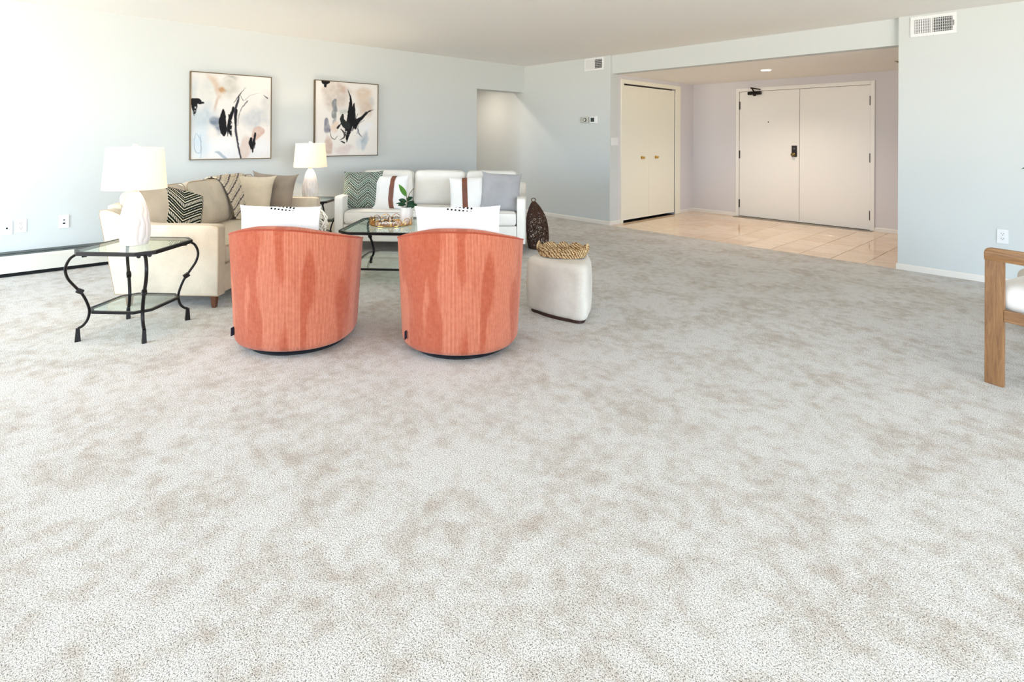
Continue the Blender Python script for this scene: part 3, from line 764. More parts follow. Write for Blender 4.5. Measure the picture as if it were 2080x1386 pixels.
P2.stroke([(780, 880), (800, 950), (850, 1010)], [.008, .008, .003], lin(70, 86, 98)); P2.stroke([(780, 620), (740, 710)], [.002, .006], bk)
P2.stroke([(890, 730), (800, 790), (770, 950)], [.003, .004, .006], lin(90, 92, 100), .8)
picture('abstract painting right of the pair, above the far lamp, with a winged black stroke', 2.758, 3.622, 1.003, 1.948, P2)

# ================================================================ SOFAS
def sofa(name, label, L, loc, rotz, fab, pipe, zb=.11):
    """local: x along the length, y to the back, front face at y=0, z up"""
    t = thing(name, label, 'sofa', loc, rotz)
    hL = L / 2; ta = .095
    arm = [(0.0, zb), (0.0, .575), (.004, .592), (.018, .602), (.05, .606), (.48, .606), (.56, .612), (.64, .632), (.72, .668), (.79, .700), (.84, .712), (.885, .704), (.892, .68), (.77, zb)]
    for s in (-1, 1):
        x0, x1 = (-hL, -hL + ta) if s < 0 else (hL - ta, hL)
        a = finish('arm', prism(nb(), arm, 'x', x0, x1, bev=.012, seg=3), fab, t, smooth=50)
        bm = nb(); xp = -hL + .006 if s < 0 else hL - .006
        tube(bm, [(xp, y, z) for y, z in arm], .0024, 6, closed=True)
        finish('piping', bm, pipe, a)
    # back frame
    bk_ = [(.74, zb), (.70, .5), (.80, .735), (.86, .745), (.905, .725), (.895, .66), (.775, zb)]
    finish('back_frame', prism(nb(), bk_, 'x', -hL + ta, hL - ta, bev=.01, seg=2), fab, t, smooth=50)
    # front rail + seat deck
    bm = nb(); box(bm, -hL + ta, hL - ta, .015, .74, zb, .305, bev=.012, seg=3); finish('seat_rail', bm, fab, t, smooth=50)
    n = 3; wi = (2 * (hL - ta) - .01)
    bm = nb(); softbox(bm, (wi, .66, .145), .04, 10, 4, puff=(0, 0, .016), off=(0, .33, .378), wob=.004)
    sc = finish('seat_cushion', bm, fab, t, smooth=60)
    bm = nb()
    for z in (.315, .441): tube(bm, [(-wi / 2 + .02, .006, z), (0, -.002, z), (wi / 2 - .02, .006, z)], .003, 6)
    finish('piping', bm, pipe, sc)
    cw = wi / n
    for i in range(n):
        xc = -wi / 2 + (i + .5) * cw
        Mx = Matrix.Translation((xc, .665, .455)) @ Matrix.Rotation(radians(-14), 4, 'X')
        bm = nb(); softbox(bm, (cw - .008, .17, .40), .05, 8, 4, puff=(0, .045, .015), off=(0, 0, .19), M=Mx, wob=.010, seed=i * 9 + L)
        bc = finish('back_cushion', bm, fab, t, smooth=60)
        bm = nb(); hx = (cw - .008) / 2 - .012; pts = []
        for cx_, cz_, a0 in ((hx - .05, .34, 0), (-hx + .05, .34, 90), (-hx + .05, .04, 180), (hx - .05, .04, 270)):
            for k in range(5):
                a = radians(a0 + k * 22.5); pts.append(Mx @ Vector((cx_ + .052 * cos(a), -.079, cz_ + .052 * sin(a))))
        tube(bm, pts, .0032, 6, closed=True); finish('piping', bm, pipe, bc)
    for x in (-hL + .06, hL - .06):
        for y in (.06, .70):
            bm = nb(); lathe(bm, [(.016, 0), (.020, .01), (.030, zb + .005)], 4)
            finish('leg', bm, m_wood_leg, t, smooth=0, loc=(x, y, 0), rot=(0, 0, pi / 4))
    return t
# sofa 1: front face plane a=-2.24, b from 3.82 to 5.71
sofa('sofa', 'tan fabric sofa along the left wall, its near arm behind the glass side table', 1.89, G(-2.24, 4.765), radians(135), m_sofa_tan, m_pipe_tan, .098)
sofa('sofa', 'ivory fabric sofa facing the camera behind the two coral chairs', 2.065, G(-1.083, 5.78), radians(45), m_sofa_white, m_pipe_white, .122)

# ================================================================ PILLOWS
def pillow_fn(w_, h, t, pinch=.07, seed=0):
    def f(u, v, s):       # u,v in [-1,1]; s=+1 back, -1 front
        x = u * w_ / 2 * (1 - pinch * (1 - v ** 4) * abs(u)); z = v * h / 2 * (1 - pinch * (1 - u ** 4) * abs(v))
        e = (max(0, 1 - u ** 4) * max(0, 1 - v ** 4)) ** .6 * (.75 + .25 * (1 - u * u) * (1 - v * v))
        y = s * t / 2 * e
        nz = mnoise.noise(Vector((u * 1.8 + seed, v * 1.8, s * 3))) * .018 + mnoise.noise(Vector((u * 5 + seed, v * 5, s * 3))) * .005
        return Vector((x, y + nz * e, z + h / 2))
    return f
def pillow_bm(f, n=26):
    bm = nb(); uvl = bm.loops.layers.uv.new('UVMap'); grids = []
    rng = [sin(pi / 2 * (2 * i / n - 1)) for i in range(n + 1)]
    for s in (-1, 1):
        grids.append([[bm.verts.new(f(u, v, s)) for v in rng] for u in rng])
    for k, s in enumerate((-1, 1)):
        g_ = grids[k]
        for i in range(n):
            for j in range(n):
                fc = bm.faces.new((g_[i][j], g_[i + 1][j], g_[i + 1][j + 1], g_[i][j + 1]))
                for lp_, (a, b) in zip(fc.loops, ((i, j), (i + 1, j), (i + 1, j + 1), (i, j + 1))):
                    lp_[uvl].uv = ((rng[a] + 1) / 2, (rng[b] + 1) / 2)
    bmesh.ops.remove_doubles(bm, verts=bm.verts, dist=1e-5)
    return bm
def pillow(label, a, b, z, w_, h, t, mat, yaw=0, lean=14, roll=0, strap=None, seed=0, pinch=.07, fringe=None, group=None, name='throw_pillow'):
    f = pillow_fn(w_, h, t, pinch, seed)
    rot = (Matrix.Rotation(radians(45 + yaw), 4, 'Z') @ Matrix.Rotation(radians(-lean), 4, 'X') @ Matrix.Rotation(radians(roll), 4, 'Y')).to_euler()
    if strap is None and fringe is None:
        o = finish(name, pillow_bm(f), mat, smooth=180, loc=G(a, b, z)); o.rotation_euler = rot; return tag(o, label, 'pillow', group)
    T_ = thing(name, label, 'pillow', G(a, b, z), rot=rot, group=group)
    finish('cover', pillow_bm(f), mat, T_, smooth=180)
    if strap:
        u0, u1 = strap; bm = nb(); n = 24
        rows = []
        for s in (-1, 1):
            for i in range(n + 1):
                v = (2 * i / n - 1) * .985 * (-s)
                rows.append([f(u0 + (u1 - u0) * k / 3, v, s) + Vector((0, s * .004, 0)) for k in range(4)])
        vv = [[bm.verts.new(p) for p in r] for r in rows]; N_ = len(vv)
        for i in range(N_):
            for k in range(3): bm.faces.new((vv[i][k], vv[i][k + 1], vv[(i + 1) % N_][k + 1], vv[(i + 1) % N_][k]))
        finish('strap', bm, m_leather, T_, smooth=180)
    if fringe:
        bm = nb(); rs = random.Random(4)
        for i in range(46):
            v = -.9 + 1.8 * i / 45; p = f(fringe, v, 1); L_ = rs.uniform(.04, .085); sx_ = 1 if fringe > 0 else -1
            pts = [p, p + Vector((sx_ * .022, rs.uniform(-.02, .02), -.008)), p + Vector((sx_ * rs.uniform(.03, .05), rs.uniform(-.03, .03), -L_ * .6)), p + Vector((sx_ * rs.uniform(.02, .055), rs.uniform(-.03, .03), -L_ - .02))]
            tube(bm, pts, .0045, 5)
        fo = finish('fringe', bm, plain('cream fringe', lin(226, 220, 204), .9, var=.25), T_); fo['label'] = 'cream tassel fringe'; fo['kind'] = 'stuff'
    return T_
pillow('dark green chevron pillow on the ivory sofa, against its left arm', -1.88, 5.96, .45, .46, .44, .15, m_chev_far, 0, 20, -2, seed=1, pinch=.08)
pillow('white pillow with brown leather strap beside the green chevron one', -1.56, 5.93, .445, .42, .40, .14, m_white_fab, -12, 18, -3, strap=(.08, .34), seed=2)
pillow('white pillow with brown leather strap next to the grey pillow, right end', -.68, 5.97, .445, .42, .385, .14, m_white_fab, 4, 18, -3, strap=(-.30, -.02), seed=3)
pillow('plain grey pillow on the ivory sofa, against its right arm', -.335, 5.93, .445, .45, .44, .15, m_gray_fab, 3, 18, 3, seed=4, pinch=.09)
pillow('dark green chevron pillow leaning in the near corner of the tan sofa', -2.83, 4.13, .435, .46, .43, .18, m_chev_near, 64, 22, 20, seed=5, pinch=-.05)
pillow('oatmeal linen pillow on the tan sofa, in front of the taupe one', -2.80, 5.22, .445, .49, .45, .16, m_tan_fab, 14, 20, 3, seed=6, pinch=.12)
pillow('taupe linen pillow at the far end of the tan sofa', -2.66, 5.43, .445, .48, .45, .14, m_taupe_fab, 6, 14, 4, seed=7, pinch=.14)

# throw blanket draped over the far back cushions of the tan sofa
bm = nb(); uvl = bm.loops.layers.uv.new('UVMap')
prof = catmull([(.93, .48, 0), (.925, .66, 0), (.90, .765, 0), (.83, .835, 0), (.735, .868, 0), (.655, .82, 0), (.585, .70, 0), (.545, .58, 0), (.535, .49, 0), (.50, .468, 0)], 6)
nx = 26; rows = []; Ls = [0]
for i in range(1, len(prof)): Ls.append(Ls[-1] + (prof[i] - prof[i - 1]).length)
for i, p in enumerate(prof):
    r_ = []
    for j in range(nx + 1):
        t_ = j / nx; x = .15 + t_ * .50 + (i / len(prof)) * .09
        k_ = mnoise.noise(Vector((x * 9, i * .12, 2))) * .007
        r_.append(bm.verts.new((x, p.x - k_ - .004, p.y + k_ * .7)))
    rows.append(r_)
for i in range(len(rows) - 1):
    for j in range(nx):
        fc = bm.faces.new((rows[i][j], rows[i][j + 1], rows[i + 1][j + 1], rows[i + 1][j]))
        for lp_, (a, b) in zip(fc.loops, ((i, j), (i, j + 1), (i + 1, j + 1), (i + 1, j))): lp_[uvl].uv = (Ls[a] , b / nx * .5)
o = finish('throw_blanket', bm, m_throw, smooth=180, loc=G(-2.24, 4.765)); o.rotation_euler = (0, 0, radians(135))
md = o.modifiers.new('thick', 'SOLIDIFY'); md.thickness = .010; md.offset = 0
tag(o, 'cream throw with ragged charcoal stripes draped over the tan sofa back', 'blanket')

# ================================================================ CORAL BARREL CHAIRS
def barrel_chair():
    t = thing('barrel_chair', '', 'chair')
    half = [(.285, .33), (.335, .20), (.372, .06), (.376, -.08), (.335, -.21), (.245, -.312), (.13, -.365), (0, -.384)]
    ctrl = half + [(-x, y) for x, y in reversed(half[:-1])]
    O = catmull([(x, y, 0) for x, y in ctrl], 7); n = len(O)
    nr = []
    for i in range(n):
        d = O[min(i + 1, n - 1)] - O[max(i - 1, 0)]; v = Vector((-d.y, d.x, 0)).normalized()
        if v.dot(-O[i]) < 0 and abs(O[i].x) > .01 : v = v if v.dot(Vector((0, .1, 0)) - O[i]) > 0 else -v
        if v.dot(Vector((0, .1, 0)) - O[i]) < 0: v = -v
        nr.append(v)
    def ztop(y):
        K = [(-.39, .738), (-.37, .732), (-.33, .714), (-.25, .688), (-.12, .655), (.02, .625), (.2, .592), (.34, .565)]
        for (a, b), (c, d) in zip(K, K[1:]):
            if y <= c: f = max(0, (y - a) / (c - a)); return b + (d - b) * f
        return K[-1][1]
    TH = .105; bm = nb(); uvl = bm.loops.layers.uv.new('UVMap'); rows = []; arc = [0]
    for i in range(1, n): arc.append(arc[-1] + (O[i] - O[i - 1]).length)
    for i in range(n):
        p, v = O[i], nr[i]; zt = ztop(p.y); x_t = 1.0; prof_ = []
        for kk in range(0, 5):      # bottom rounding
            a = kk / 4 * pi / 2; prof_.append((.030 + .045 * (1 - sin(a)), .035 + .05 * (1 - cos(a))))
        for kk in range(1, 7):
            q = kk / 7; prof_.append((.030 * (1 - q) , .085 + (zt - .012 - .085) * q))
        prof_ += [(0, zt - .008), (.006, zt + .001), (.03, zt + .010), (.06, zt + .010), (.09, zt), (TH, zt - .03), (TH + .004, .55 if zt > .6 else zt - .05), (TH + .006, .36)]
        rows.append([(bm.verts.new((p.x + v.x * d, p.y + v.y * d, z)), d, z) for d, z in prof_])
    for i in range(n - 1):
        for k in range(len(rows[0]) - 1):
            q = [rows[i][k], rows[i + 1][k], rows[i + 1][k + 1], rows[i][k + 1]]
            fc = bm.faces.new([x[0] for x in q])
            for lp_, (ii, x) in zip(fc.loops, zip((i, i + 1, i + 1, i), q)):
                lp_[uvl].uv = (arc[ii], x[2] + (x[1] if x[2] > .5 else 0))
    for i in (0, n - 1): bm.faces.new([x[0] for x in rows[i]])
    sh = finish('shell', bm, m_cord, t, smooth=60)
    bm = nb(); tube(bm, [(O[i].x + nr[i].x * .001, O[i].y + nr[i].y * .001, ztop(O[i].y) - .002) for i in range(n)], .0048, 8)
    finish('piping', bm, m_cord_plain, sh)
    # seat base and cushion
    inn = [(p.x + v.x * (TH - .01), p.y + v.y * (TH - .01)) for p, v in zip(O, nr)]
    inn2 = [(x * .985, y) for x, y in inn[1:-1]]
    bm = prism(nb(), [(inn2[0][0], .33)] + inn2 + [(inn2[-1][0], .33)], 'z', .06, .33); finish('seat_base', bm, m_cord, t, smooth=30)
    bm = nb(); prism(bm, [(inn2[0][0] - .01, .36)] + [(x * .97, y * .98) for x, y in inn2] + [(inn2[-1][0] + .01, .36)], 'z', .33, .45, bev=.03, seg=4)
    finish('seat_cushion', bm, m_cord, t, smooth=60)
    finish('swivel_base', lathe(nb(), [(0, 0), (.285, 0), (.29, .012), (.27, .03), (.24, .04), (0, .04)], 40), m_ring, t)
    # tag sewn in the left side seam
    o = finish('fabric_tag', bx(-.0015, .0015, -.022, .008, -.024, .024), m_navy, t, smooth=0, loc=(-.288, -.236, .118), rot=(0, 0, radians(-8)))
    o['label'] = 'small navy fabric tag'
    return t
ch1 = barrel_chair(); ch1.location = G(-1.435, 3.335); ch1.rotation_euler = (0, 0, radians(45))
ch1['label'] = 'left coral corduroy barrel chair seen from behind, nearer the glass side table'; ch1['group'] = 'pair of coral barrel chairs'
ch2 = copy_tree(ch1); ch2.location = G(-.422, 3.338)
ch2['label'] = 'right coral corduroy barrel chair seen from behind, beside the oatmeal ottoman'
pillow('white lumbar pillow with black dashes and fringe on the left coral chair', -1.515, 3.24, .452, .47, .385, .13, m_lumbar, 8, -4, 1.5, seed=11, pinch=.04, fringe=.97, name='lumbar_pillow')
pillow('white lumbar pillow with black dashes on the right coral chair', -.42, 3.235, .452, .515, .40, .13, m_lumbar, -3, -6, -1.5, seed=12, pinch=.05, name='lumbar_pillow')

# ================================================================ GLASS TABLES
def octagon(s, c): return [(c, -s), (s, -c), (s, c), (c, s), (-c, s), (-s, c), (-s, -c), (-c, -s)]
def frame_ring(bm, s, c, z0, z1, wd):
    o1 = octagon(s, c); k = (s - wd) / s; o2 = octagon(s - wd, c - wd * .42)
    vs = [[bm.verts.new((x, y, z)) for x, y in o] for o, z in ((o1, z0), (o1, z1), (o2, z1), (o2, z0))]
    for i in range(8):
        j = (i + 1) % 8
        for q in range(4): bm.faces.new((vs[q][i], vs[q][j], vs[(q + 1) % 4][j], vs[(q + 1) % 4][i]))
    return bm
def glass_table(name, label, s, c, ztop_, s2, c2, zsh, legp, loc, rotz, coll, foot, group=None, cat='table', bar=.010):
    t = thing(name, label, cat, loc, rotz, group)
    finish('top_frame', frame_ring(nb(), s, c, ztop_ - .022, ztop_, .020), m_black, t, smooth=0)
    bm = prism(nb(), octagon(s - .019, c - .008), 'z', ztop_ - .009, ztop_ - .001); finish('glass_top', bm, m_glass, t, smooth=0)
    finish('shelf_frame', frame_ring(nb(), s2, c2, zsh - .016, zsh, .016), m_black, t, smooth=0)
    bm = prism(nb(), octagon(s2 - .015, c2 - .006), 'z', zsh - .008, zsh - .002); finish('glass_shelf', bm, m_glass, t, smooth=0)
    for q in range(4):
        a = pi / 4 + q * pi / 2; dx, dy = cos(a), sin(a)
        def P(d, z, l=0): return (dx * d - dy * l, dy * d + dx * l, z)
        pts = catmull([P(d, z) for d, z in legp], 6)
        bm = nb(); tube(bm, pts, bar, 8, flat=.8)
        lg = finish('leg', bm, m_black, t)
        bm = nb(); d, z0, z1 = foot; box(bm, -.015, .015, -.012, .012, 0, z1)
        for v in bm.verts:
            if v.co.z > z1 * .5: v.co.x *= .62; v.co.y *= .75
        finish('foot', bm, m_black, lg, smooth=0, loc=P(d, 0), rot=(0, 0, a))
        bm = nb(); Mx = Matrix.Translation(P(coll[0], coll[1])) @ Matrix.Rotation(a, 4, 'Z') @ Matrix.Rotation(radians(-32), 4, 'Y')
        box(bm, -.018, .018, -.013, .013, -.014, .014, bev=.002)
        for v in bm.verts: v.co = Mx @ v.co
        finish('collar', bm, m_black, lg, smooth=0)
        bm = nb()
        for l in (-1, 1):
            tube(bm, [P(legp[0][0] - .045, ztop_ - .03, l * .028), P(legp[0][0] - .02, ztop_ - .03, l * .028)], .011, 10)
            tube(bm, [P(legp[0][0] - .03, ztop_ - .022, l * .028), P(legp[0][0] - .012, ztop_ - .022, 0)], .007, 6)
        finish('scroll', bm, m_black, lg)
    return t
legp = [(.300, .532), (.335, .505), (.355, .45), (.343, .39), (.305, .33), (.272, .28), (.248, .22), (.238, .17), (.248, .12), (.270, .09), (.292, .078)]
tb1 = glass_table('side_table', 'black iron octagonal glass side table in front of the tan sofa arm', .258, .18, .552, .200, .13, .182, legp, (-4.195, .612, 0), radians(45), (.285, .303), (.294, 0, .080), 'pair of glass side tables')
tb2 = copy_tree(tb1); tb2.location = G(-2.455, 5.97); tb2['label'] = 'black iron glass side table in the corner between the two sofas'
lc = [(.560, .430), (.600, .405), (.620, .350), (.600, .285), (.555, .235), (.520, .19), (.497, .14), (.500, .10), (.520, .075), (.545, .065)]
glass_table('coffee_table', 'black iron octagonal glass coffee table between the coral chairs and ivory sofa', .455, .35, .450, .385, .285, .132, lc, G(-1.19, 4.955), radians(45), (.575, .26), (.547, 0, .068), cat='table', bar=.012)

# ================================================================ LAMPS
def lamp():
    t = thing('table_lamp', '', 'lamp', group='pair of ribbed ceramic lamps')
    prof_ = [(0, 0), (.066, 0), (.074, .006), (.079, .03), (.083, .08), (.082, .13), (.076, .18), (.068, .22), (.056, .265), (.043, .30), (.030, .325), (.018, .338), (0, .342)]
    pp = catmull([(r, z, 0) for r, z in prof_], 4)
    def fn(th, z, r):
        k = min(1, z / .03) * min(1, max(0, (.345 - z) / .05))
        w1 = .20 * sin(z * 40 + 2.0 * sin(2 * th)) + .12 * sin(z * 75 + 3 * th)
        return max(r, 0) * (1 + .105 * k * (abs(cos(7 * (th + w1 * .45))) ** .6 - .6))
    bm = lathe(nb(), [(max(0.0001, p.x), p.y) for p in pp], 168, fn=fn)
    finish('ceramic_base', bm, m_ceramic, t, smooth=180)
    finish('neck', lathe(nb(), [(0, .335), (.014, .335), (.014, .362), (.009, .366), (.009, .43), (0, .43)], 20), m_brass, t)
    sh = bpy.data.objects.new('lamp_shade', None)
    bm = nb(); n = 56; R0, R1, Z0, Z1 = .178, .156, .358, .622; rings = []
    for (r, z) in ((R0, Z0), (R1, Z1), (R1 - .003, Z1), (R0 - .003, Z0)):
        rings.append([bm.verts.new((r * cos(2 * pi * i / n), r * sin(2 * pi * i / n), z)) for i in range(n)])
    for q in range(4):
        a, b = rings[q], rings[(q + 1) % 4]
        for i in range(n): bm.faces.new((a[i], a[(i + 1) % n], b[(i + 1) % n], b[i]))
    so = finish('lamp_shade', bm, m_shade, t, smooth=60)
    bm = nb()
    for k in range(3):
        a = k * 2 * pi / 3; tube(bm, [(0, 0, Z1 - .012), (R1 * cos(a) * .99, R1 * sin(a) * .99, Z1 - .004)], .0015, 5)
    finish('spider', bm, m_brass, so)
    finish('harp', tube(nb(), [(.05 * sin(a) * 1.0, 0, .42 + .095 * (1 - cos(a))) for a in [2 * pi * i / 20 for i in range(20)]], .0015, 5, closed=True), m_brass, t)
    finish('finial', lathe(nb(), [(0, .612), (.006, .612), (.006, .622), (.016, .628), (.018, .636), (.012, .645), (0, .648)], 16), m_ceramic, t)
    finish('bulb', lathe(nb(), [(0, .43), (.012, .432), (.02, .46), (.028, .49), (.022, .515), (0, .524)], 16), m_bulb, t)
    return t
l1 = lamp(); l1.location = (-4.205, .605, .552); l1.rotation_euler = (0, 0, .4)
l1['label'] = 'lit ribbed white lamp on the near glass side table'
l2 = copy_tree(l1); l2.location = G(-2.455, 5.97, .552); l2.rotation_euler = (0, 0, 1.1)
l2['label'] = 'lit ribbed white lamp in the corner between the two sofas'
for L_, pw in ((l1, 14), (l2, 34)):
    pl = point_light('bulb_light', (0, 0, .475), pw, (1, .80, .60), .035); pl.parent = L_

# ================================================================ OTTOMANS
def ottoman(label, loc, rotz, tri, h, mat, group):
    t = thing('ottoman', label, 'ottoman', loc, rotz, group)
    r = .10; outl = []
    N3 = 3
    for i in range(3):
        A_, B_, C_ = Vector(tri[i - 1] + (0,)), Vector(tri[i] + (0,)), Vector(tri[(i + 1) % 3] + (0,))
        d1_ = (A_ - B_).normalized(); d2_ = (C_ - B_).normalized()
        for k in range(9):
            f = k / 8; p = (B_ + d1_ * .15) * (1 - f) ** 2 + B_ * 2 * f * (1 - f) + (B_ + d2_ * .15) * f * f
            outl.append((p.x, p.y))
        E_ = B_ + d2_ * .15; F_ = C_ - d2_ * .15; nrm = Vector((d2_.y, -d2_.x, 0))
        for k in range(1, 8):
            f = k / 8; p = E_ * (1 - f) + F_ * f + nrm * (.018 * 4 * f * (1 - f)); outl.append((p.x, p.y))
    cx_, cy_ = sum(p[0] for p in outl) / len(outl), sum(p[1] for p in outl) / len(outl)
    bm = nb(); rings = []
    Pz = []
    for k in range(6): a = k / 5 * pi / 2; Pz.append((.035 * (1 - sin(a)) , .022 + .035 * (1 - cos(a))))
    for k in range(1, 8): Pz.append((-.006 * sin(pi * k / 8), .057 + (h - .117) * k / 8))
    for k in range(7): a = k / 6 * pi / 2; Pz.append((.055 * (1 - cos(a)), h - .06 + .055 * sin(a)))
    Pz += [(.12, h), (.2, h + .003)]
    for d, z in Pz:
        ring = []
        for x, y in outl:
            v = Vector((x - cx_, y - cy_)); L0 = v.length; v = v * max(0.02, (L0 - d) / L0); ring.append(bm.verts.new((cx_ + v.x, cy_ + v.y, z)))
        rings.append(ring)
    for a, b in zip(rings, rings[1:]):
        for i in range(len(a)): bm.faces.new((a[i], a[(i + 1) % len(a)], b[(i + 1) % len(a)], b[i]))
    bm.faces.new(rings[0]); bm.faces.new(rings[-1])
    finish('upholstery', bm, mat, t, smooth=180)
    k = .88; bm = prism(nb(), [(cx_ + (x - cx_) * k, cy_ + (y - cy_) * k) for x, y in outl], 'z', 0, .03)
    finish('base_plinth', bm, plain('dark brown plinth', lin(60, 34, 24), .6), t, smooth=0)
    return t
tri = [(-.27, .04), (.20, -.33), (.27, .30)]
ottoman('oatmeal rounded triangular ottoman carrying the woven tray', G(.185, 3.93), radians(45), tri, .402, m_ott, 'rounded ottomans')
ottoman('beige rounded ottoman half hidden behind the wooden armchair', (-.10, 4.97, 0), radians(100), tri, .385, fabric('beige boucle', lin(206, 196, 182), 500), 'rounded ottomans')

# woven scalloped tray
t = thing('woven_tray', 'scalloped natural seagrass tray with loop handles on the oatmeal ottoman', 'tray', G(.235, 3.95, .406), radians(45 - 12))
bm = nb(); n = 220; rows = []
def tr(th): 
    a, b, e = .178, .125, 2.4
    c_, s_2 = cos(th), sin(th); return ((abs(c_ / a) ** e + abs(s_2 / b) ** e) ** (-1 / e))
for i in range(n):
    th = 2 * pi * i / n; R_ = tr(th); sc = abs(sin(4.5 * th + .3)); hh = .040 + .030 * sc ** .6
    out = 1 + .04 * sc; col = []
    NV = 9
    for k in range(NV + 1):
        v = k / NV; br = .0030 * sin(i * 2 * pi * 55 / n + (k % 2) * pi) ; rr = (R_ + br) * (.93 + .07 * v * out) + .012 * v
        col.append((rr, v * hh))
    for k in range(NV + 1):
        v = 1 - k / NV; br = .0025 * sin(i * 2 * pi * 55 / n + (k % 2) * pi); rr = (R_ + br) * (.93 + .07 * v * out) + .012 * v - .014
        col.append((rr, max(.006, v * hh + .004 * (1 if k == 0 else 0))))
    rows.append([bm.verts.new((r_ * cos(th), r_ * sin(th), z_)) for r_, z_ in col])
for i in range(n):
    a, b = rows[i], rows[(i + 1) % n]
    for k in range(len(a) - 1): bm.faces.new((a[k], b[k], b[k + 1], a[k + 1]))
finish('woven_wall', bm, m_weave, t, smooth=50)
bm = nb(); pts = [(tr(2 * pi * i / 60) * .93 * cos(2 * pi * i / 60), tr(2 * pi * i / 60) * .93 * sin(2 * pi * i / 60)) for i in range(60)]
prism(bm, pts, 'z', .0, .008); finish('woven_base', bm, m_weave, t, smooth=0)
for s in (-1, 1):
    bm = nb(); tube(bm, [(s * .176, -.05 * cos(a), .045 + .045 * sin(a)) for a in [pi * i / 12 for i in range(13)]], .0045, 7)
    finish('handle', bm, m_rattan_l, t)

# tall dark openwork basket
t = thing('twig_basket', 'tall pointed dark brown twig basket standing beside the ivory sofa', 'basket', G(.088, 6.17), radians(45))
Rb = catmull([(.100, 0.006, 0), (.116, .05, 0), (.122, .15, 0), (.120, .25, 0), (.106, .35, 0), (.078, .43, 0), (.046, .49, 0), (.018, .525, 0)], 5)
def brad(z):
    for p, q in zip(Rb, Rb[1:]):
        if z <= q.y: return p.x + (q.x - p.x) * max(0, (z - p.y) / (q.y - p.y))
    return Rb[-1].x
def bpt(th, z, o=0):
    r = brad(z) + o; lean = -.055 * (z / .55) ** 2
    return Vector((r * cos(th) + lean, r * .8 * sin(th), z))
bm = nb(); rs = random.Random(5)
for i in range(760):
    th, z = rs.uniform(0, 2 * pi), .01 + .505 * rs.random() ** 1.0; al = rs.uniform(0, 2 * pi); k_ = rs.uniform(-1.5, 1.5); pts = []
    for q in range(6):
        pts.append(bpt(th, min(.524, max(.006, z)), rs.uniform(-.004, .004)))
        al += k_ * .5; r = max(.03, brad(max(.006, min(.52, z)))); th += .02 * cos(al) / r; z += .02 * sin(al)
    tube(bm, pts, rs.uniform(.0022, .0036), 4)
finish('twig_weave', bm, m_twig, t)['kind'] = 'stuff'
bm = nb()
for q in range(8): tube(bm, [bpt(q * pi / 4, z, 0) for z in [.006 + .52 * i / 16 for i in range(17)]], .004, 6)
for z in (.008, .03): tube(bm, [bpt(2 * pi * i / 28, z, .002) for i in range(28)], .005, 6, closed=True)
finish('ribs', bm, m_twig, t)
bm = nb(); lathe(bm, [(0, .004), (.098, .004), (.098, .012), (0, .012)], 24); finish('basket_base', bm, m_twig, t)
finish('loop_handle', tube(nb(), [(-.055 + .024 * sin(2 * pi * i / 18), 0, .527 + .022 * (1 - cos(2 * pi * i / 18)) * .9) for i in range(18)], .005, 6, closed=True), m_twig, t)

# ================================================================ COFFEE TABLE ITEMS
t = thing('gold_tray', 'round gold tray with looped wire rim on the glass coffee table', 'tray', G(-1.28, 4.965, .4505), radians(45))
finish('tray_base', lathe(nb(), [(0, 0), (.192, 0), (.197, .004), (.197, .010), (.190, .010), (.188, .005), (0, .005)], 56), m_gold, t)
for k in range(12):
    a = 2 * pi * k / 12; pts = []
    for i in range(15):
        b = pi * i / 14; th = a + .235 * cos(b); pts.append((.193 * cos(th), .193 * sin(th), .008 + .058 * sin(b) ** .8))
    finish('rim_loop', tube(nb(), pts, .0028, 6), m_gold, t)
    pts = [(.193 * cos(a + .12 * cos(pi * i / 10)), .193 * sin(a + .12 * cos(pi * i / 10)), .008 + .036 * sin(pi * i / 10)) for i in range(11)]
    finish('rim_loop', tube(nb(), pts, .0022, 6), m_gold, t)
# bead garland
t = thing('bead_garland', 'small heap of dark brown and white wooden beads in the gold tray', 'garland', G(-1.33, 4.985, .4562), radians(45))
rs = random.Random(3); mb_ = plain('dark wooden bead', lin(74, 36, 34), .45); mw_ = plain('white wooden bead', lin(240, 228, 214), .5)
for i in range(26):
    a = i * .62; rr = .018 + .0016 * i; r = .0115 if i % 2 else .010; lay = 0 if i > 9 else (.018 if i > 3 else .034)
    bm = nb(); bmesh.ops.create_icosphere(bm, subdivisions=2, radius=r)
    finish('bead', bm, (mw_ if i % 3 == 0 else mb_), t, smooth=180, loc=(rr * cos(a) * 1.3 + .01, rr * sin(a), r + lay))
t = thing('glass_rods', 'small clear white glass sticks lying in the gold tray', 'ornament', G(-1.30, 4.88, .4562), radians(50))
for q in range(2):
    finish('rod', tube(nb(), [(-.07 + q * .02, q * .03, .011), (.07 + q * .02, q * .03 - .006, .011)], .011, 12), plain('frosted glass', lin(236, 232, 236), .1), t)

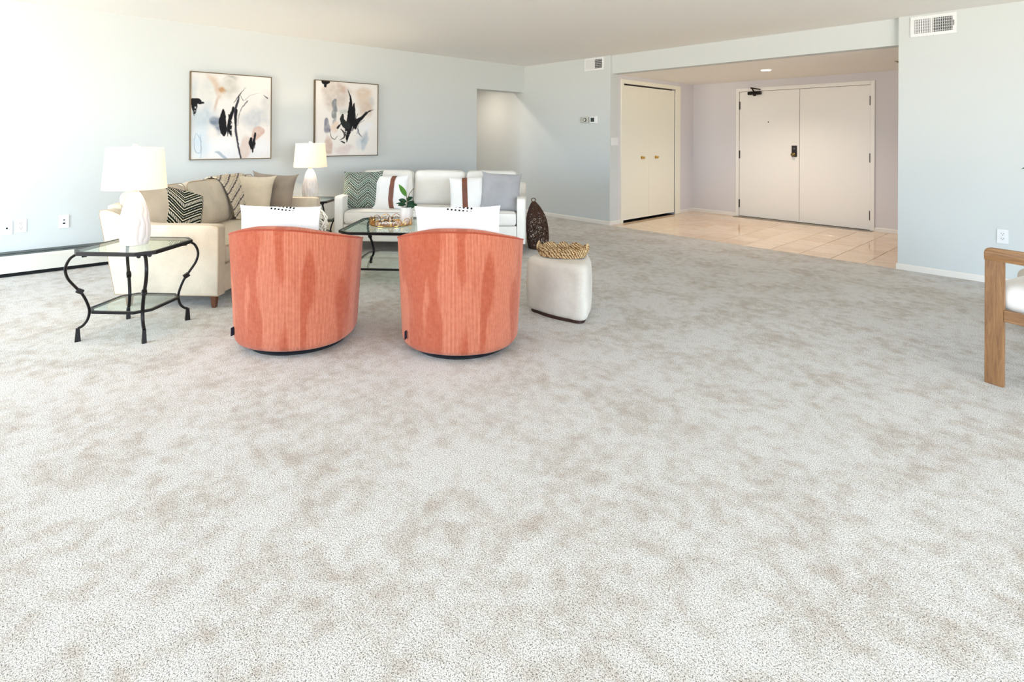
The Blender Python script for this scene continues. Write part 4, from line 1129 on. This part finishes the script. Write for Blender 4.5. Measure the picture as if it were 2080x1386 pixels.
def leaf_bm(L_, W_, curl=.3, n=8):
    bm = nb(); top = []; 
    for i in range(n + 1):
        f = i / n; wd = W_ / 2 * sin(pi * f ** .8) ** .85 if 0 < f < 1 else .0008; z = curl * L_ * (f - f * f * 1.25)
        top.append([bm.verts.new((f * L_, s * wd, z + abs(s) * wd * .35)) for s in (-1, -.5, 0, .5, 1)])
    for i in range(n):
        for k in range(4): bm.faces.new((top[i][k], top[i + 1][k], top[i + 1][k + 1], top[i][k + 1]))
    r = bmesh.ops.solidify(bm, geom=bm.faces[:], thickness=.0012)
    return bm
def plant(t, stems):
    for base, pts, leaves in stems:
        pass
t = thing('potted_plant', 'small white pot with glossy green leaves in the gold tray', 'plant', G(-1.142, 4.985, .4562), radians(45))
finish('pot', lathe(nb(), [(0, 0), (.05, 0), (.054, .006), (.060, .05), (.062, .145), (.058, .15), (.054, .147), (.052, .13), (0, .128)], 40), m_pot, t)
finish('soil', lathe(nb(), [(0, .127), (.052, .127), (.052, .131), (0, .134)], 24), plain('dark soil', lin(50, 38, 30), .95, bscale=80, bstr=.6, bdist=.004), t)
stem_pts = [[(0, 0, .12), (.002, 0, .20), (-.006, 0, .26), (-.02, 0, .30)], [(.004, 0, .12), (.006, 0, .20), (.025, 0, .27), (.065, .005, .325)], [(0, 0, .12), (-.01, -.005, .17), (-.03, -.01, .20)]]
for sp_ in stem_pts: finish('stem', tube(nb(), catmull(sp_, 4), .003, 6), m_stem, t)
LV = [((-.004, 0, .245), (180, -72, -58), .135, .045, m_leaf_l), ((0, -.005, .155), (-12, 78, -10), .105, .060, m_leaf_d), ((-.0, 0, .195), (172, -74, -14), .085, .042, m_leaf_d),
      ((0, 0, .215), (10, 70, -24), .060, .036, m_leaf_d), ((-.005, -.01, .175), (195, -65, 6), .075, .038, m_leaf_d), ((.0, .01, .16), (30, 60, -30), .08, .045, m_leaf_d),
      ((-.03, .0, .18), (185, -60, 0), .075, .018, m_leaf_d), ((.03, .0, .135), (-5, 0, 25), .06, .012, m_stem), ((.055, .004, .305), (0, 0, -35), .03, .008, m_stem), ((0, 0, .20), (15, 70, -50), .055, .034, m_leaf_d)]
for loc, (rz, rx, ry), L_, W_, mt in LV:
    o = finish('leaf', leaf_bm(L_, W_), mt, t, smooth=180, loc=loc, rot=(radians(rx), radians(ry), radians(rz)))

# ================================================================ WOODEN ARMCHAIR (right edge)
uang = math.atan2(.27, -.96)           # direction the chair faces
# local: x = front direction, y = away from camera side
t = thing('wooden_armchair', 'oak framed armchair with white seat cushion at the right edge', 'chair', (-.366, 3.741, 0), 0)
ux, uy = cos(uang), sin(uang)
Mch = Matrix(((ux, -uy * -1 * -1, 0, 0), (uy, ux, 0, 0), (0, 0, 1, 0), (0, 0, 0, 1)))
t.rotation_euler = (0, 0, uang)
# with x to the front, the far side is at local y = -W (front faces left, far side is +world y)
Wc = .70
for yc in (0, -Wc):
    sd = yc
    leg = finish('front_leg', bx(-.039, .039, sd - .0125, sd + .0125, 0, .638, bev=.003), m_wood, t, smooth=0)
    finish('back_leg', prism(nb(), [(-.66, 0), (-.585, 0), (-.555, .632), (-.63, .632)], 'y', sd - .0125, sd + .0125, bev=.003), m_wood, t, smooth=0)
    rail = [(.041, .636), (.041, .674), (.0395, .683), (.035, .691), (.028, .697), (.018, .700), (-.65, .700), (-.672, .680), (-.676, .660), (-.672, .630)]
    finish('arm_rail', prism(nb(), rail, 'y', sd - .015, sd + .015, bev=.003), m_wood_h, t, smooth=30)
    finish('seat_rail', bx(-.60, -.0395, sd - .011, sd + .011, .335, .392, bev=.003), m_wood_h, t, smooth=0)
finish('front_rail', bx(-.02, .0, -Wc + .012, -.012, .335, .385, bev=.003), m_wood, t, smooth=0)
bm = nb(); softbox(bm, (.64, Wc - .032, .125), .05, 8, 4, puff=(0, 0, .02), off=(-.265, -Wc / 2, .447)); finish('seat_cushion', bm, m_white_fab, t, smooth=180)
Mx = Matrix.Translation((-.56, -Wc / 2, .52)) @ Matrix.Rotation(radians(-14), 4, 'Y')
bm = nb(); softbox(bm, (.12, Wc - .04, .40), .05, 8, 4, puff=(.02, 0, 0), off=(0, 0, .17), M=Mx); finish('back_cushion', bm, m_white_fab, t, smooth=180)
finish('back_rail', bx(-.64, -.615, -Wc + .012, -.012, .50, .60, bev=.003), m_wood, t, smooth=0)

# vase of branches on the second ottoman, only a leaf tip reaches into view
t = thing('branch_vase', 'leafy green branch tips entering at the right edge above the armchair', 'plant', (-.04, 4.97, .388))
finish('vase', lathe(nb(), [(0, 0), (.05, 0), (.07, .03), (.075, .10), (.05, .18), (.03, .21), (.034, .23), (.028, .23), (.025, .2), (0, .19)], 32), m_pot, t)
rs = random.Random(8)
ends = [(-.24, .02, .676), (.05, .2, .75), (.18, .1, .66), (.1, -.08, .70), (.0, .16, .60)]
for e in ends:
    pts = catmull([(0, 0, .19), (e[0] * .35, e[1] * .35, .42), e], 6)
    finish('stem', tube(nb(), pts, .003, 6), m_stem, t)
    for q in range(4):
        p = pts[-1 - q * 2]; az = math.atan2(e[1], e[0]) + rs.uniform(-.9, .9)
        if q == 0 and e[0] < -.2: az = radians(227); p = pts[-1]
        finish('leaf', leaf_bm(.115, .035), m_leaf_d, t, smooth=180, loc=p, rot=(radians(40), radians(-4), az))
